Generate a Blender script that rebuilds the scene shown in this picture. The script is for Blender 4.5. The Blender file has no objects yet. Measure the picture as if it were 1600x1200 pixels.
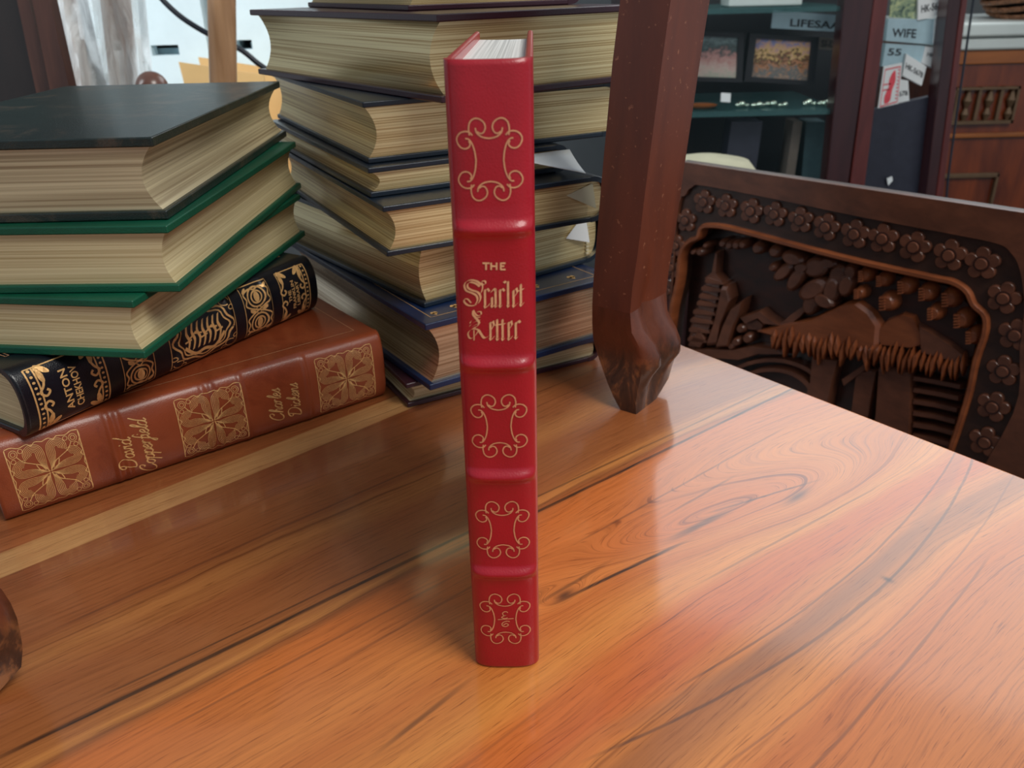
import bpy, bmesh, math, random
import numpy as np
from mathutils import Vector
random.seed(7)
T0 = 0.75                                    # height of the table top above the floor
COL = bpy.context.scene.collection
sc = bpy.context.scene
def lin(r, g, b):
    f = lambda c: ((c/255+.055)/1.055)**2.4 if c > 10 else c/255/12.92
    return (f(r), f(g), f(b), 1)

# ------------------------------------------------------------------ camera
FPX = 1304.; TH = math.radians(25.8); PH = math.asin(-65/2700.); CH = .26
Fv = np.array([0, math.cos(TH), -math.sin(TH)]); _R = np.array([1., 0, 0]); _U = np.cross(_R, Fv)
Rv = _R*math.cos(PH)+_U*math.sin(PH); Uv = -_R*math.sin(PH)+_U*math.cos(PH); Cv = np.array([0, 0, CH])
cam = bpy.data.cameras.new('camera'); camo = bpy.data.objects.new('camera', cam); COL.objects.link(camo)
from mathutils import Matrix
m = Matrix(((Rv[0], Uv[0], -Fv[0]), (Rv[1], Uv[1], -Fv[1]), (Rv[2], Uv[2], -Fv[2]))).to_4x4()
m.translation = (0, 0, CH+T0)
camo.matrix_world = m
cam.sensor_width = 36; cam.sensor_fit = 'HORIZONTAL'; cam.lens = 36*FPX/1600; cam.clip_start = .01
cam.dof.use_dof = True; cam.dof.focus_distance = .40; cam.dof.aperture_fstop = 19
sc.camera = camo
# ------------------------------------------------------------------ world and large lights
w = bpy.data.worlds.new('world'); sc.world = w; w.use_nodes = True
bg = w.node_tree.nodes['Background']; bg.inputs[0].default_value = (.80, .90, 1.0, 1); bg.inputs[1].default_value = .42
def area(name, loc, target, sx, sy, power, col):
    l = bpy.data.lights.new(name, 'AREA'); l.shape = 'RECTANGLE'; l.size = sx; l.size_y = sy; l.energy = power; l.color = col
    o = bpy.data.objects.new(name, l); COL.objects.link(o)
    o.location = (loc[0], loc[1], loc[2]+T0)
    o.rotation_euler = (Vector(target)-Vector(loc)).to_track_quat('-Z', 'Y').to_euler()
    return o
area('window_daylight', (1.72, 3.0, 1.75), (.4, .6, 0), 2.4, 1.6, 35, (.95, .98, 1))
area('ceiling_daylight', (1.1, -.5, 1.9), (.0, .5, 0), 1.0, 1.0, 40, (1, .97, .91))
fill_lamp = area('left_fill', (-2.1, .55, 1.0), (-.62, 1.75, .1), 1.0, 1.2, 6.5, (.88, .96, 1)); fill_lamp.data.spread = math.radians(55)  # added fill lamp, no window there; brightens the left background
sc.view_settings.view_transform = 'Standard'; sc.view_settings.look = 'None'
sc.view_settings.gamma = 1; sc.view_settings.use_curve_mapping = False
sc.view_settings.exposure = 0.0

# ------------------------------------------------------------------ pixel rays -> points of the place (table coordinates)
def ray(x, y): return Fv*FPX+Rv*(x-800)-Uv*(y-600)
def atz(x, y, z=0.):
    d = ray(x, y); return Cv+d*((z-CH)/d[2])
def aty(x, y, Y):
    d = ray(x, y); return Cv+d*(Y/d[1])
def atp(x, y, p, n):
    d = ray(x, y); n = np.array(n, float); return Cv+d*(np.dot(np.array(p)-Cv, n)/np.dot(d, n))

# ------------------------------------------------------------------ materials
class NT:
    def __init__(s, name):
        s.m = bpy.data.materials.new(name); s.m.use_nodes = True; s.t = s.m.node_tree; s.b = s.t.nodes['Principled BSDF']
        s.tc = s.t.nodes.new('ShaderNodeTexCoord').outputs['Object']
        sp = s.t.nodes.new('ShaderNodeSeparateXYZ'); s.t.links.new(s.tc, sp.inputs[0])
        s.x, s.y, s.z = (E(s, sp.outputs[i]) for i in range(3))
    def put(s, sock, v):
        if isinstance(v, E): v = v.s
        if hasattr(v, 'is_output'): s.t.links.new(v, sock)
        else: sock.default_value = v
    def math(s, op, *a):
        n = s.t.nodes.new('ShaderNodeMath'); n.operation = op
        for i, v in enumerate(a): s.put(n.inputs[i], v)
        return E(s, n.outputs[0])
    def vec(s, x, y, z):
        n = s.t.nodes.new('ShaderNodeCombineXYZ')
        for i, v in enumerate((x, y, z)): s.put(n.inputs[i], v)
        return n.outputs[0]
    def noise(s, vec, scale=1., detail=4., rough=.55, dist=0.):
        n = s.t.nodes.new('ShaderNodeTexNoise'); s.put(n.inputs['Vector'], vec); n.inputs['Scale'].default_value = scale
        n.inputs['Detail'].default_value = detail; n.inputs['Roughness'].default_value = rough; n.inputs['Distortion'].default_value = dist
        return E(s, n.outputs['Fac'])
    def ramp(s, f, stops):
        n = s.t.nodes.new('ShaderNodeValToRGB'); s.put(n.inputs[0], f); cr = n.color_ramp
        while len(cr.elements) < len(stops): cr.elements.new(.5)
        for e, (p, c) in zip(cr.elements, stops): e.position = p
        for e, (p, c) in zip(cr.elements, stops): e.position = p; e.color = c
        return n.outputs[0]
    def mix(s, f, a, b, mode='MIX'):
        n = s.t.nodes.new('ShaderNodeMix'); n.data_type = 'RGBA'; n.blend_type = mode
        s.put(n.inputs[0], f); s.put(n.inputs[6], a); s.put(n.inputs[7], b); return n.outputs[2]
    def smooth(s, v, a, b):
        n = s.t.nodes.new('ShaderNodeMapRange'); n.interpolation_type = 'SMOOTHSTEP'
        s.put(n.inputs[0], v); n.inputs[1].default_value = a; n.inputs[2].default_value = b; return E(s, n.outputs[0])
    def set(s, **k):
        for n, v in k.items(): s.put(s.b.inputs[n.replace('_', ' ')], v)
    def bump(s, h, strength, dist=.001):
        n = s.t.nodes.new('ShaderNodeBump'); s.put(n.inputs['Height'], h); n.inputs['Strength'].default_value = strength
        n.inputs['Distance'].default_value = dist; s.t.links.new(n.outputs[0], s.b.inputs['Normal'])
class E:
    def __init__(s, n, o): s.n = n; s.s = o
    def __add__(s, o): return s.n.math('ADD', s, o)
    def __radd__(s, o): return s.n.math('ADD', s, o)
    def __sub__(s, o): return s.n.math('SUBTRACT', s, o)
    def __rsub__(s, o): return s.n.math('SUBTRACT', o, s)
    def __mul__(s, o): return s.n.math('MULTIPLY', s, o)
    __rmul__ = __mul__
    def __truediv__(s, o): return s.n.math('DIVIDE', s, o)

def plain(name, col, rough=.5, metal=0., var=.12, scale=60., bump=0., coat=0., **kw):
    n = NT(name)
    f = n.noise(n.tc, scale, 3)
    d = tuple(c*(1-var) for c in col[:3])+(1,); l = tuple(min(1, c*(1+var)) for c in col[:3])+(1,)
    n.set(Base_Color=n.ramp(f, [(.3, d), (.7, l)]), Roughness=rough, Metallic=metal, Coat_Weight=coat, Coat_Roughness=.25)
    for k, v in kw.items(): n.set(**{k: v})
    if bump: n.bump(n.noise(n.tc, scale*12, 3), bump, .0006)
    return n.m
def leather(name, col, rough=.4, coat=.3, bump=.25, mottle=None, cr=.22):
    n = NT(name)
    f = n.noise(n.tc, 45, 5)
    d = tuple(c*.82 for c in col[:3])+(1,)
    base = n.ramp(f, [(.3, d), (.7, col)])
    if mottle: base = n.mix(n.smooth(n.noise(n.tc, 28, 8, .7, .8), .5, .68), base, mottle)
    n.set(Base_Color=base, Roughness=rough, Coat_Weight=coat, Coat_Roughness=cr, Specular_IOR_Level=.4)
    vo = n.t.nodes.new('ShaderNodeTexVoronoi'); n.t.links.new(n.tc, vo.inputs['Vector']); vo.inputs['Scale'].default_value = 1400
    n.bump(E(n, vo.outputs['Distance'])+n.noise(n.tc, 500, 3)*.8, bump, .0004)
    return n.m
def pages(name, light, dark, rough=.6, metal=0., contrast=1., freq=900., coat=0., blotch=None):
    n = NT(name)
    v = n.vec(n.x*3, n.y*3, n.z*freq); v2 = n.vec(n.x*2, n.y*2, n.z*(freq*.25))
    f = n.noise(v, 1, 2, .6)*.55+n.noise(v2, 1, 3, .6)*.45
    c = .5*contrast*.35
    base = n.ramp(f, [(max(0, .5-c), dark), (min(1, .5+c*.55), light)])
    if blotch: base = n.mix(n.smooth(n.noise(n.vec(n.x*22, n.y*22, n.z*40), 1, 2), .5, .66), base, blotch)
    n.set(Base_Color=base, Roughness=rough, Metallic=metal, Coat_Weight=coat)
    n.bump(f, .35*contrast, .0006)
    return n.m
def wood(name, c1, c2, rough=.35, coat=.3, sc_=(6, 60, 60), bump=.08, wear=None):
    n = NT(name)
    v = n.vec(n.x*sc_[0], n.y*sc_[1], n.z*sc_[2])
    f = n.noise(v, 1, 5, .6, .3)
    base = n.ramp(f, [(.3, c1), (.7, c2)])
    if wear: base = n.mix(n.smooth(n.noise(n.tc, 260, 4, .6), .64, .70), base, wear)
    n.set(Base_Color=base, Roughness=rough, Coat_Weight=coat, Coat_Roughness=.25)
    n.bump(f, bump, .002)
    return n.m

# the table top: planks, heart streaks and a knot figure, all in the plane's own coordinates
def table_wood():
    n = NT('table_wood')
    a = math.radians(40); ca, sa = math.cos(a), math.sin(a)
    u = n.x*ca+n.y*sa; v = n.y*ca-n.x*sa
    wob = (n.noise(n.vec(u*5, v*9, 0.), 1, 3)-.5)+(n.noise(n.vec(u*26, v*60, 3.), 1, 3)-.5)*.12
    v1 = v+wob*.016
    def gauss(uc, vc, au, bv, tilt):
        du = (u-uc)/au; dv = (v1-vc+(u-uc)*tilt)/bv
        return n.math('EXPONENT', (du*du+dv*dv)*-1.)
    k1 = gauss(.355, .208, .085, .023, .22)
    k2 = gauss(.2156, .2224, .016, .006, .1)
    k4 = gauss(.285, .222, .05, .012, .25)
    bend = n.smooth(u, .36, .62)
    phi = v1+k1*.062+k2*.02+k4*.015+bend*.03
    fine = n.noise(n.vec(u*22, phi*700, 1.), 1, 5, .72)
    mid = n.noise(n.vec(u*3, phi*95, 4.), 1, 3, .6)
    ring = n.noise(n.vec(u*1.6, phi*190, 9.), 1, 4, .6)
    g = phi/.6
    S = lambda p, *c: (p/.6, lin(*c))
    fig = n.ramp(g+(mid-.5)*.035, [S(0, 178, 102, 52), S(.06, 204, 126, 68), S(.105, 200, 116, 58), S(.121, 216, 142, 78), S(.128, 176, 112, 66),
        S(.138, 168, 104, 60), S(.146, 208, 130, 68), S(.158, 198, 104, 52), S(.175, 206, 114, 54), S(.19, 218, 144, 74), S(.215, 200, 118, 58),
        S(.235, 214, 134, 70), S(.255, 205, 122, 64), S(.275, 206, 118, 58), S(.283, 150, 90, 52), S(.287, 204, 138, 78), S(.293, 176, 112, 64), S(.297, 160, 98, 56),
        S(.302, 158, 96, 56), S(.33, 156, 92, 54), S(.345, 178, 116, 68), S(.36, 150, 88, 52), S(.385, 156, 94, 58), S(.41, 142, 82, 50), S(.5, 150, 88, 52), S(.58, 160, 96, 58)])
    fig = n.mix(1., fig, (.98, .92, .78, 1), 'MULTIPLY')
    sap = n.ramp(mid, [(.3, lin(176, 122, 74)), (.7, lin(204, 154, 100))])
    back = n.ramp(mid, [(.3, lin(140, 78, 42)), (.7, lin(170, 100, 56))])
    sv = v-u*.05+(mid-.5)*.001
    col = n.mix(n.smooth(sv, .4162, .4172), fig, sap)
    col = n.mix(n.smooth(sv, .4385, .4400), col, back)
    # beyond the right-hand seam the board is paler
    pore = n.noise(n.vec(u*60, phi*1500, 7.), 1, 2, .5)
    line = n.noise(n.vec(u*2.2, phi*330, 13.), 1, 3, .55)
    col = n.mix(.75, col, n.ramp(pore, [(.30, (.45, .36, .30, 1)), (.38, (1, 1, 1, 1))]), 'MULTIPLY')
    col = n.mix(.7, col, n.ramp(line, [(.31, (.42, .32, .27, 1)), (.37, (.95, .94, .92, 1)), (.6, (1.04, 1.04, 1.03, 1))]), 'MULTIPLY')
    dark = n.ramp(fine, [(.30, (.50, .42, .36, 1)), (.47, (.90, .88, .84, 1)), (.8, (1.12, 1.12, 1.1, 1))])
    col = n.mix(.8, col, dark, 'MULTIPLY')
    rg = n.ramp(ring, [(.37, (.42, .31, .27, 1)), (.43, (1, 1, 1, 1))])
    near = n.math('MINIMUM', k1*1.5+k4+.12, 1.)
    col = n.mix(near*.95, col, rg, 'MULTIPLY')
    def streak(col, vc, slope, wd, u0, u1, st, c=(38, 24, 18), curve=0., um=0.):
        d = n.math('ABSOLUTE', v+wob*.004-vc-(u-u0)*slope-(u-um)*(u-um)*curve+(mid-.5)*.0016)
        m_ = (1-n.smooth(d, wd*.25, wd))*n.smooth(u, u0, u0+.03)*(1-n.smooth(u, u1-.03, u1))*(n.smooth(fine, .3, .62)*.5+.5)
        return n.mix(m_*st, col, lin(*c))
    col = streak(col, .2990, -.030, .0018, -.02, .26, 1.)
    col = streak(col, .3045, -.030, .0009, .02, .20, .7)
    col = streak(col, .2845, -.040, .0016, .18, .55, 1.)
    col = streak(col, .2945, -.045, .0012, .22, .55, .65)
    col = streak(col, .2036, .11, .0016, .09, .16, .6)
    col = streak(col, .2225, -.13, .0016, .20, .30, 1.)
    col = streak(col, .1420, 0., .0009, .20, .50, .7, (70, 44, 36), .7, .32)
    col = streak(col, .0920, .02, .0010, .12, .40, .6, (96, 56, 40), .3, .25)
    col = streak(col, .2480, -.02, .0010, .24, .44, .6, (84, 46, 32))
    col = streak(col, .3600, .02, .0012, .02, .30, .6, (84, 46, 30))
    col = streak(col, .2700, -.01, .0010, .03, .20, .6, (110, 62, 36))
    col = streak(col, .2270, -.02, .0016, .19, .26, .6)
    col = streak(col, .2215, -.30, .0011, .31, .40, .8, (60, 36, 30))
    col = streak(col, .2330, -.02, .0012, .29, .37, .6, (48, 34, 34))
    col = streak(col, .2180, -.10, .0030, .275, .34, .85, (52, 42, 40))
    col = streak(col, .1865, -.10, .0010, .26, .42, .6, (86, 48, 30))
    col = streak(col, .1268, 0., .0011, .15, .50, .75, (78, 52, 42), .9, .32)
    col = streak(col, .1345, 0., .0050, .16, .50, .30, (128, 90, 66), .9, .32)
    col = streak(col, .1100, 0., .0008, .18, .50, .55, (110, 66, 50), .5, .30)
    col = streak(col, .2550, .02, .0012, .10, .22, .5, (110, 60, 34))
    col = streak(col, .1750, .03, .0010, .02, .18, .4, (110, 60, 34))
    eye = n.math('EXPONENT', (((u-.2156)/.006)*((u-.2156)/.006)+((v-.2224)/.0026)*((v-.2224)/.0026))*-1.)
    col = n.mix(eye*.85, col, lin(60, 34, 24))
    eye2 = n.math('EXPONENT', (((u-.3681)/.010)*((u-.3681)/.010)+((v-.1955)/.0026)*((v-.1955)/.0026))*-1.)
    col = n.mix(eye2*.8, col, lin(70, 46, 44))
    nick = n.math('EXPONENT', (((u-.3372)/.0016)*((u-.3372)/.0016)+((v-.1278)/.0026)*((v-.1278)/.0026))*-1.)
    col = n.mix(nick*.9, col, lin(60, 40, 32))
    n.set(Base_Color=col, Roughness=(fine-.5)*.16+.36, Coat_Weight=.6, Coat_Roughness=.11)
    n.bump(fine, .10, .0006)
    return n.m

M = {}
M['table'] = table_wood()
M['red'] = leather('red_leather', lin(170, 3, 30), .42, .45, .16, cr=.17)
M['gold'] = plain('gold_foil', lin(236, 186, 140), .4, .35, .12, 500)
M['gold_dim'] = plain('aged_gold_foil', lin(222, 164, 122), .4, .35, .15, 500)
M['gold_bright'] = plain('bright_gold_foil', lin(240, 192, 126), .36, .4, .15, 500)
M['brown'] = leather('brown_leather', lin(150, 70, 38), .36, .3, .2, lin(126, 54, 27))
M['black'] = leather('black_leather', lin(14, 17, 26), .33, .3, .2)
M['blackgreen'] = leather('sheened_dark_green_cloth', lin(28, 44, 40), .40, .3, .3, lin(74, 66, 54), .24)  # brown mottle paints a mottled reflection into the cover colour
M['green'] = leather('green_cloth', lin(2, 88, 62), .5, .12, .3, lin(4, 76, 55), .35)
M['navyblack'] = leather('blue_black_leather', lin(22, 36, 50), .34, .35, .2)
M['navy'] = leather('navy_leather', lin(16, 38, 76), .36, .35, .2)
M['maroon'] = leather('maroon_leather', lin(56, 24, 36), .34, .35, .2)
M['pg_cream'] = pages('cream_pages', lin(226, 212, 168), lin(186, 166, 120), .5, .1, contrast=.8)
M['pg_grey'] = pages('grey_brown_pages', lin(220, 206, 168), lin(150, 130, 98), .42, .2, contrast=.8, freq=600)
M['pg_white'] = pages('white_pages', lin(226, 226, 222), lin(186, 186, 182), contrast=.5, freq=1500)
M['gilt'] = pages('gilt_page_edges', lin(242, 224, 172), lin(190, 160, 108), .33, .55, contrast=.45, freq=1200)
M['gilt2'] = pages('pale_gilt_page_edges', lin(226, 212, 172), lin(176, 152, 108), .38, .35, contrast=.6, freq=900)
M['gilt3'] = pages('silvery_gilt_page_edges', lin(224, 206, 176), lin(164, 138, 108), .26, .8, contrast=.6, freq=700)
M['stand'] = wood('dark_brown_varnish', lin(84, 38, 20), lin(110, 52, 28), .38, .25, (40, 40, 8), .03, lin(140, 88, 62))
def foot_mat():
    n = NT('worn_hoof_foot'); f = n.noise(n.vec(n.x*70, n.y*70, n.z*36), 1, 5, .65, .4)
    up = n.ramp(f, [(.3, lin(84, 42, 26)), (.7, lin(108, 56, 36))]); lo = n.ramp(f, [(.35, lin(40, 27, 22)), (.5, lin(76, 48, 34)), (.62, lin(150, 96, 56))])
    n.set(Base_Color=n.mix(n.smooth(n.z+(f-.5)*.03, .030, .046), lo, up), Roughness=.38, Coat_Weight=.3, Coat_Roughness=.25); n.bump(f, .35, .002); return n.m
M['footworn'] = foot_mat()
M['carve'] = wood('carved_dark_wood', lin(80, 46, 32), lin(112, 66, 46), .36, .35, (30, 30, 60), .1)
M['carve_shade'] = wood('shaded_recess_wood', lin(28, 15, 11), lin(62, 28, 17), .4, .25, (25, 25, 60), .12)  # same chair wood, with the shade of the recesses put into its colour
M['carve_midshade'] = wood('shaded_field_wood', lin(44, 27, 20), lin(70, 43, 31), .42, .2, (30, 30, 60), .2)  # field behind the flowers, darkened in colour to suggest recess shade
M['carve_red'] = wood('reddish_carved_wood', lin(112, 58, 32), lin(146, 80, 46), .34, .35, (20, 20, 70), .1)  # lighter, redder tone of the carved wood
M['cab'] = wood('dark_mahogany', lin(40, 16, 20), lin(58, 26, 28), .3, .4, (40, 40, 6), .04)
M['cab_red'] = wood('red_mahogany', lin(72, 26, 24), lin(96, 40, 36), .3, .4, (40, 40, 6), .04)
M['side'] = wood('red_brown_sideboard_wood', lin(84, 32, 12), lin(130, 58, 22), .3, .5, (30, 30, 5), .04)
M['side_lt'] = wood('golden_brown_trim_wood', lin(128, 70, 26), lin(160, 92, 36), .3, .4, (5, 40, 40), .04)
M['bronze'] = plain('dull_bronze_carving', lin(112, 88, 66), .4, .4)
M['dark'] = plain('near_black_lining', lin(20, 22, 28), .5)
M['slate'] = plain('dark_slate_panel', lin(46, 48, 60), .4)
M['marble'] = plain('white_marble', lin(206, 214, 210), .25, var=.06, scale=8)
M['foam'] = plain('white_foam', lin(226, 242, 246), .6, var=.03, scale=30, bump=.2)
M['card'] = plain('yellow_cardboard', lin(226, 184, 122), .6, var=.06, scale=12)
M['pole'] = wood('light_turned_wood', lin(160, 118, 82), lin(196, 152, 112), .35, .3, (60, 60, 4), .02)
M['dullpost'] = wood('dull_brown_post_wood', lin(120, 84, 64), lin(150, 112, 88), .5, .1, (60, 60, 4), .02)
M['finial'] = plain('turned_brown_wood', lin(104, 66, 52), .3, coat=.5)
M['cable'] = plain('black_rubber', lin(26, 32, 42), .4)
M['boards'] = wood('leaning_dark_boards', lin(54, 30, 24), lin(92, 56, 44), .4, .2, (40, 40, 5), .05)
M['boards_dk'] = wood('very_dark_boards', lin(22, 17, 16), lin(38, 27, 24), .4, .2, (40, 40, 5), .05)
M['chrome'] = plain('polished_silver', lin(206, 224, 206), .15, 1., .2, 200)
M['paper'] = plain('white_paper', lin(228, 232, 232), .6, var=.02)
M['paper_blue'] = plain('bluish_paper', lin(168, 196, 206), .5, var=.05)
M['ink'] = plain('black_ink', lin(34, 38, 44), .6)
M['ink_red'] = plain('red_ink', lin(226, 80, 92), .6)
M['wick'] = plain('brown_wicker', lin(120, 80, 54), .5, var=.35, scale=120)
M['cream'] = plain('cream_cushion_cloth', lin(190, 186, 158), .7, var=.12, scale=20)
M['teal'] = plain('teal_card', lin(66, 92, 96), .5)
M['taupe'] = plain('taupe_card', lin(96, 88, 80), .5)
M['wall'] = plain('dark_grey_plaster', lin(92, 96, 98), .8, var=.05, scale=5)
M['floor'] = plain('dark_floor_tile', lin(66, 58, 52), .4, var=.2, scale=6)
M['thread'] = plain('headband_thread', lin(200, 190, 160), .6)
def glass(name, col, alpha=.12, rough=.05):
    n = NT(name); n.set(Base_Color=col, Roughness=rough, Alpha=alpha, Specular_IOR_Level=.6); return n.m
M['glass'] = glass('clear_cabinet_glass', lin(60, 80, 84), .04, .03)
M['shelfglass'] = glass('green_edged_shelf_glass', lin(70, 116, 116), .45, .1)
def wrap_mat():
    n = NT('crumpled_plastic_wrap')
    f = n.noise(n.vec(n.x*30, n.y*30, n.z*9), 1, 6, .6, .6)
    n.set(Base_Color=lin(222, 226, 226), Roughness=.25, Alpha=n.smooth(f, .3, .62)*.45+.35); n.bump(f, .8, .01)
    return n.m
M['wrap'] = wrap_mat()
def picture(name, kind):
    n = NT(name)
    f = n.noise(n.vec(n.x*70, n.y*10, n.z*95), 1, 5, .6, 1.0)
    if kind:
        c = n.ramp(n.z*7.+.5+(f-.5)*.9, [(.12, lin(176, 138, 110)), (.3, lin(84, 100, 104)), (.42, lin(184, 128, 90)), (.52, lin(30, 34, 34)),
                                      (.6, lin(214, 176, 112)), (.72, lin(190, 150, 140)), (.85, lin(120, 132, 176)), (1, lin(150, 120, 150))])
    else:
        c = n.ramp(n.z*7.+.5+(f-.5)*.5, [(.1, lin(130, 160, 140)), (.3, lin(190, 170, 160)), (.5, lin(176, 130, 124)), (.62, lin(64, 76, 76)), (.85, lin(130, 150, 150)), (1, lin(60, 74, 76))])
    n.set(Base_Color=c, Roughness=.25); return n.m
M['pic1'] = picture('picture_of_figures', 1); M['pic2'] = picture('picture_of_landscape', 0)
def flower_card():
    n = NT('printed_flower_card'); f = n.noise(n.tc, 60, 3, .6, 1.)
    n.set(Base_Color=n.ramp(f, [(.35, lin(60, 84, 80)), (.5, lin(140, 160, 130)), (.62, lin(196, 204, 150)), (.75, lin(150, 176, 180))]), Roughness=.4); return n.m
M['flowercard'] = flower_card()

# ------------------------------------------------------------------ mesh helpers
class MB:
    def __init__(s): s.v = []; s.f = []
    def add(s, vs, fs):
        k = len(s.v); s.v += [tuple(map(float, p)) for p in vs]; s.f += [tuple(i+k for i in f) for f in fs]; return s
    def box(s, a, b):
        (x0, y0, z0), (x1, y1, z1) = a, b
        return s.add([(x0, y0, z0), (x1, y0, z0), (x1, y1, z0), (x0, y1, z0), (x0, y0, z1), (x1, y0, z1), (x1, y1, z1), (x0, y1, z1)],
                     [(0, 3, 2, 1), (4, 5, 6, 7), (0, 1, 5, 4), (1, 2, 6, 5), (2, 3, 7, 6), (3, 0, 4, 7)])
    def prism(s, pts, d):                     # pts: 3D polygon, d: extrusion vector
        n = len(pts); d = np.array(d); q = [np.array(p)+d for p in pts]
        return s.add(list(pts)+q, [tuple(range(n)), tuple(range(2*n-1, n-1, -1))]+[(i, (i+1) % n, n+(i+1) % n, n+i) for i in range(n)])
    def loft(s, rings, caps=True, closed=True):
        n = len(rings[0]); vs = [p for r in rings for p in r]; fs = []
        for j in range(len(rings)-1):
            for i in range(n if closed else n-1):
                a = j*n+i; b = j*n+(i+1) % n; fs.append((a, b, b+n, a+n))
        if caps: fs += [tuple(range(n-1, -1, -1)), tuple(range((len(rings)-1)*n, len(rings)*n))]
        return s.add(vs, fs)
    def tube(s, pts, r, seg=10):
        pts = [np.array(p, float) for p in pts]; rings = []
        rr = r if isinstance(r, (list, tuple)) else [r]*len(pts)
        for i, p in enumerate(pts):
            t = pts[min(i+1, len(pts)-1)]-pts[max(i-1, 0)]; t /= np.linalg.norm(t)
            a = np.cross(t, [0, 0, 1.]) if abs(t[2]) < .95 else np.cross(t, [1., 0, 0]); a /= np.linalg.norm(a); b = np.cross(t, a)
            rings.append([p+rr[i]*(math.cos(2*math.pi*k/seg)*a+math.sin(2*math.pi*k/seg)*b) for k in range(seg)])
        return s.loft(rings)
    def lathe(s, c, prof, seg=24):
        return s.loft([[(c[0]+r*math.cos(2*math.pi*k/seg), c[1]+r*math.sin(2*math.pi*k/seg), c[2]+z) for k in range(seg)] for r, z in prof])
def obj(name, mb, mat, parent=None, bevel=0., smooth=False, label=None, off=None, seg=2):
    me = bpy.data.meshes.new(name)
    v = mb.v
    if off is None and parent is not None and parent.get('_abs'): off = parent['_abs']
    if off is not None: v = [(p[0]-off[0], p[1]-off[1], p[2]-off[2]) for p in v]
    me.from_pydata(v, [], mb.f); me.update()
    b = bmesh.new(); b.from_mesh(me); bmesh.ops.recalc_face_normals(b, faces=b.faces); b.to_mesh(me); b.free()
    o = bpy.data.objects.new(name, me); COL.objects.link(o); me.materials.append(mat)
    if parent is not None: o.parent = parent
    if smooth:
        for p in me.polygons: p.use_smooth = True
        me.set_sharp_from_angle(angle=math.radians(smooth if smooth is not True else 40))
    if bevel:
        md = o.modifiers.new('bevel', 'BEVEL'); md.width = bevel; md.segments = seg; md.limit_method = 'ANGLE'; md.angle_limit = .6
        for p in me.polygons: p.use_smooth = True
        md.harden_normals = True
    if label: o['label'] = label
    return o
def tag(o, label, cat, group=None):
    o['label'] = label; o['category'] = cat
    if group: o['group'] = group
    return o
def thing(name, label, cat, loc=(0, 0, 0), rotz=0., group=None, absolute=False):
    o = bpy.data.objects.new(name, None); COL.objects.link(o); o.empty_display_size = .02
    o.location = (loc[0], loc[1], loc[2]+T0); o.rotation_euler = (0, 0, rotz); tag(o, label, cat, group)
    if absolute: o['_abs'] = tuple(float(c) for c in loc)     # its parts are given in table coordinates
    return o
def single(name, mb, mat, label, cat, group=None, **k):       # a thing that is one mesh; origin at its base
    v = np.array(mb.v); c = (float(v[:, 0].mean()), float(v[:, 1].mean()), float(v[:, 2].min()))
    o = obj(name, mb, mat, off=c, **k); o.location = (c[0], c[1], c[2]+T0); return tag(o, label, cat, group)
def struct(name, mb, mat):
    o = obj(name, mb, mat); o.location = (0, 0, T0); o['kind'] = 'structure'; return o
def catmull(pts, k=6, closed=False):
    P = [np.array(p, float) for p in pts]; n = len(P); out = []
    for i in range(n if closed else n-1):
        if closed: a, b, c, d = P[i-1], P[i], P[(i+1) % n], P[(i+2) % n]
        else: a, b, c, d = P[max(i-1, 0)], P[i], P[i+1], P[min(i+2, n-1)]
        for j in range(k):
            t = j/k; out.append(.5*((2*b)+(c-a)*t+(2*a-5*b+4*c-d)*t*t+(3*b-a-3*c+d)*t**3))
    if not closed: out.append(P[-1])
    return out
def ribbon(mb, pts, wd, fn, closed=False, nib=None):          # 2D stroke laid on a surface; fn(x, y) -> 3D
    P = [np.array(p, float) for p in pts]
    if closed: P = P+[P[0]]
    Q_ = [P[0]]
    for a, b in zip(P, P[1:]):
        k = min(24, max(1, int(np.linalg.norm(b-a)/.0018))) if abs(b-a).max() < .05 else 24
        Q_ += [a+(b-a)*(i+1)/k for i in range(k)]
    P = Q_
    n = len(P); L = []
    for i, p in enumerate(P):
        if nib is not None: q = np.array([math.cos(nib), math.sin(nib)])*wd/2
        else:
            t = P[min(i+1, n-1)]-P[max(i-1, 0)]; l = np.linalg.norm(t) or 1; t = t/l; q = np.array([-t[1], t[0]])*wd/2
        L.append((p+q, p-q))
    vs = []
    for a, b in L: vs += [fn(*a), fn(*b)]
    mb.add(vs, [(2*i, 2*i+2, 2*i+3, 2*i+1) for i in range(n-1)])
def blob(mb, c, rx, ry, rot, fn, seg=14):
    pts = []
    for k in range(seg):
        t = 2*math.pi*k/seg; x, y = rx*math.cos(t), ry*math.sin(t)
        pts.append(fn(c[0]+x*math.cos(rot)-y*math.sin(rot), c[1]+x*math.sin(rot)+y*math.cos(rot)))
    mb.add(pts, [tuple(range(seg))])
def text_mesh(txt):
    cu = bpy.data.curves.new('t', 'FONT'); cu.body = txt; cu.align_x = 'CENTER'; cu.align_y = 'CENTER'; cu.size = 1; cu.offset = .022
    cu.resolution_u = 3
    o = bpy.data.objects.new('t', cu); COL.objects.link(o); bpy.context.view_layer.update()
    dg = bpy.context.evaluated_depsgraph_get(); me = o.evaluated_get(dg).to_mesh()
    v = [tuple(p.co) for p in me.vertices]; f = [tuple(p.vertices) for p in me.polygons]
    bpy.data.objects.remove(o); bpy.data.curves.remove(cu)
    return v, f
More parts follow.
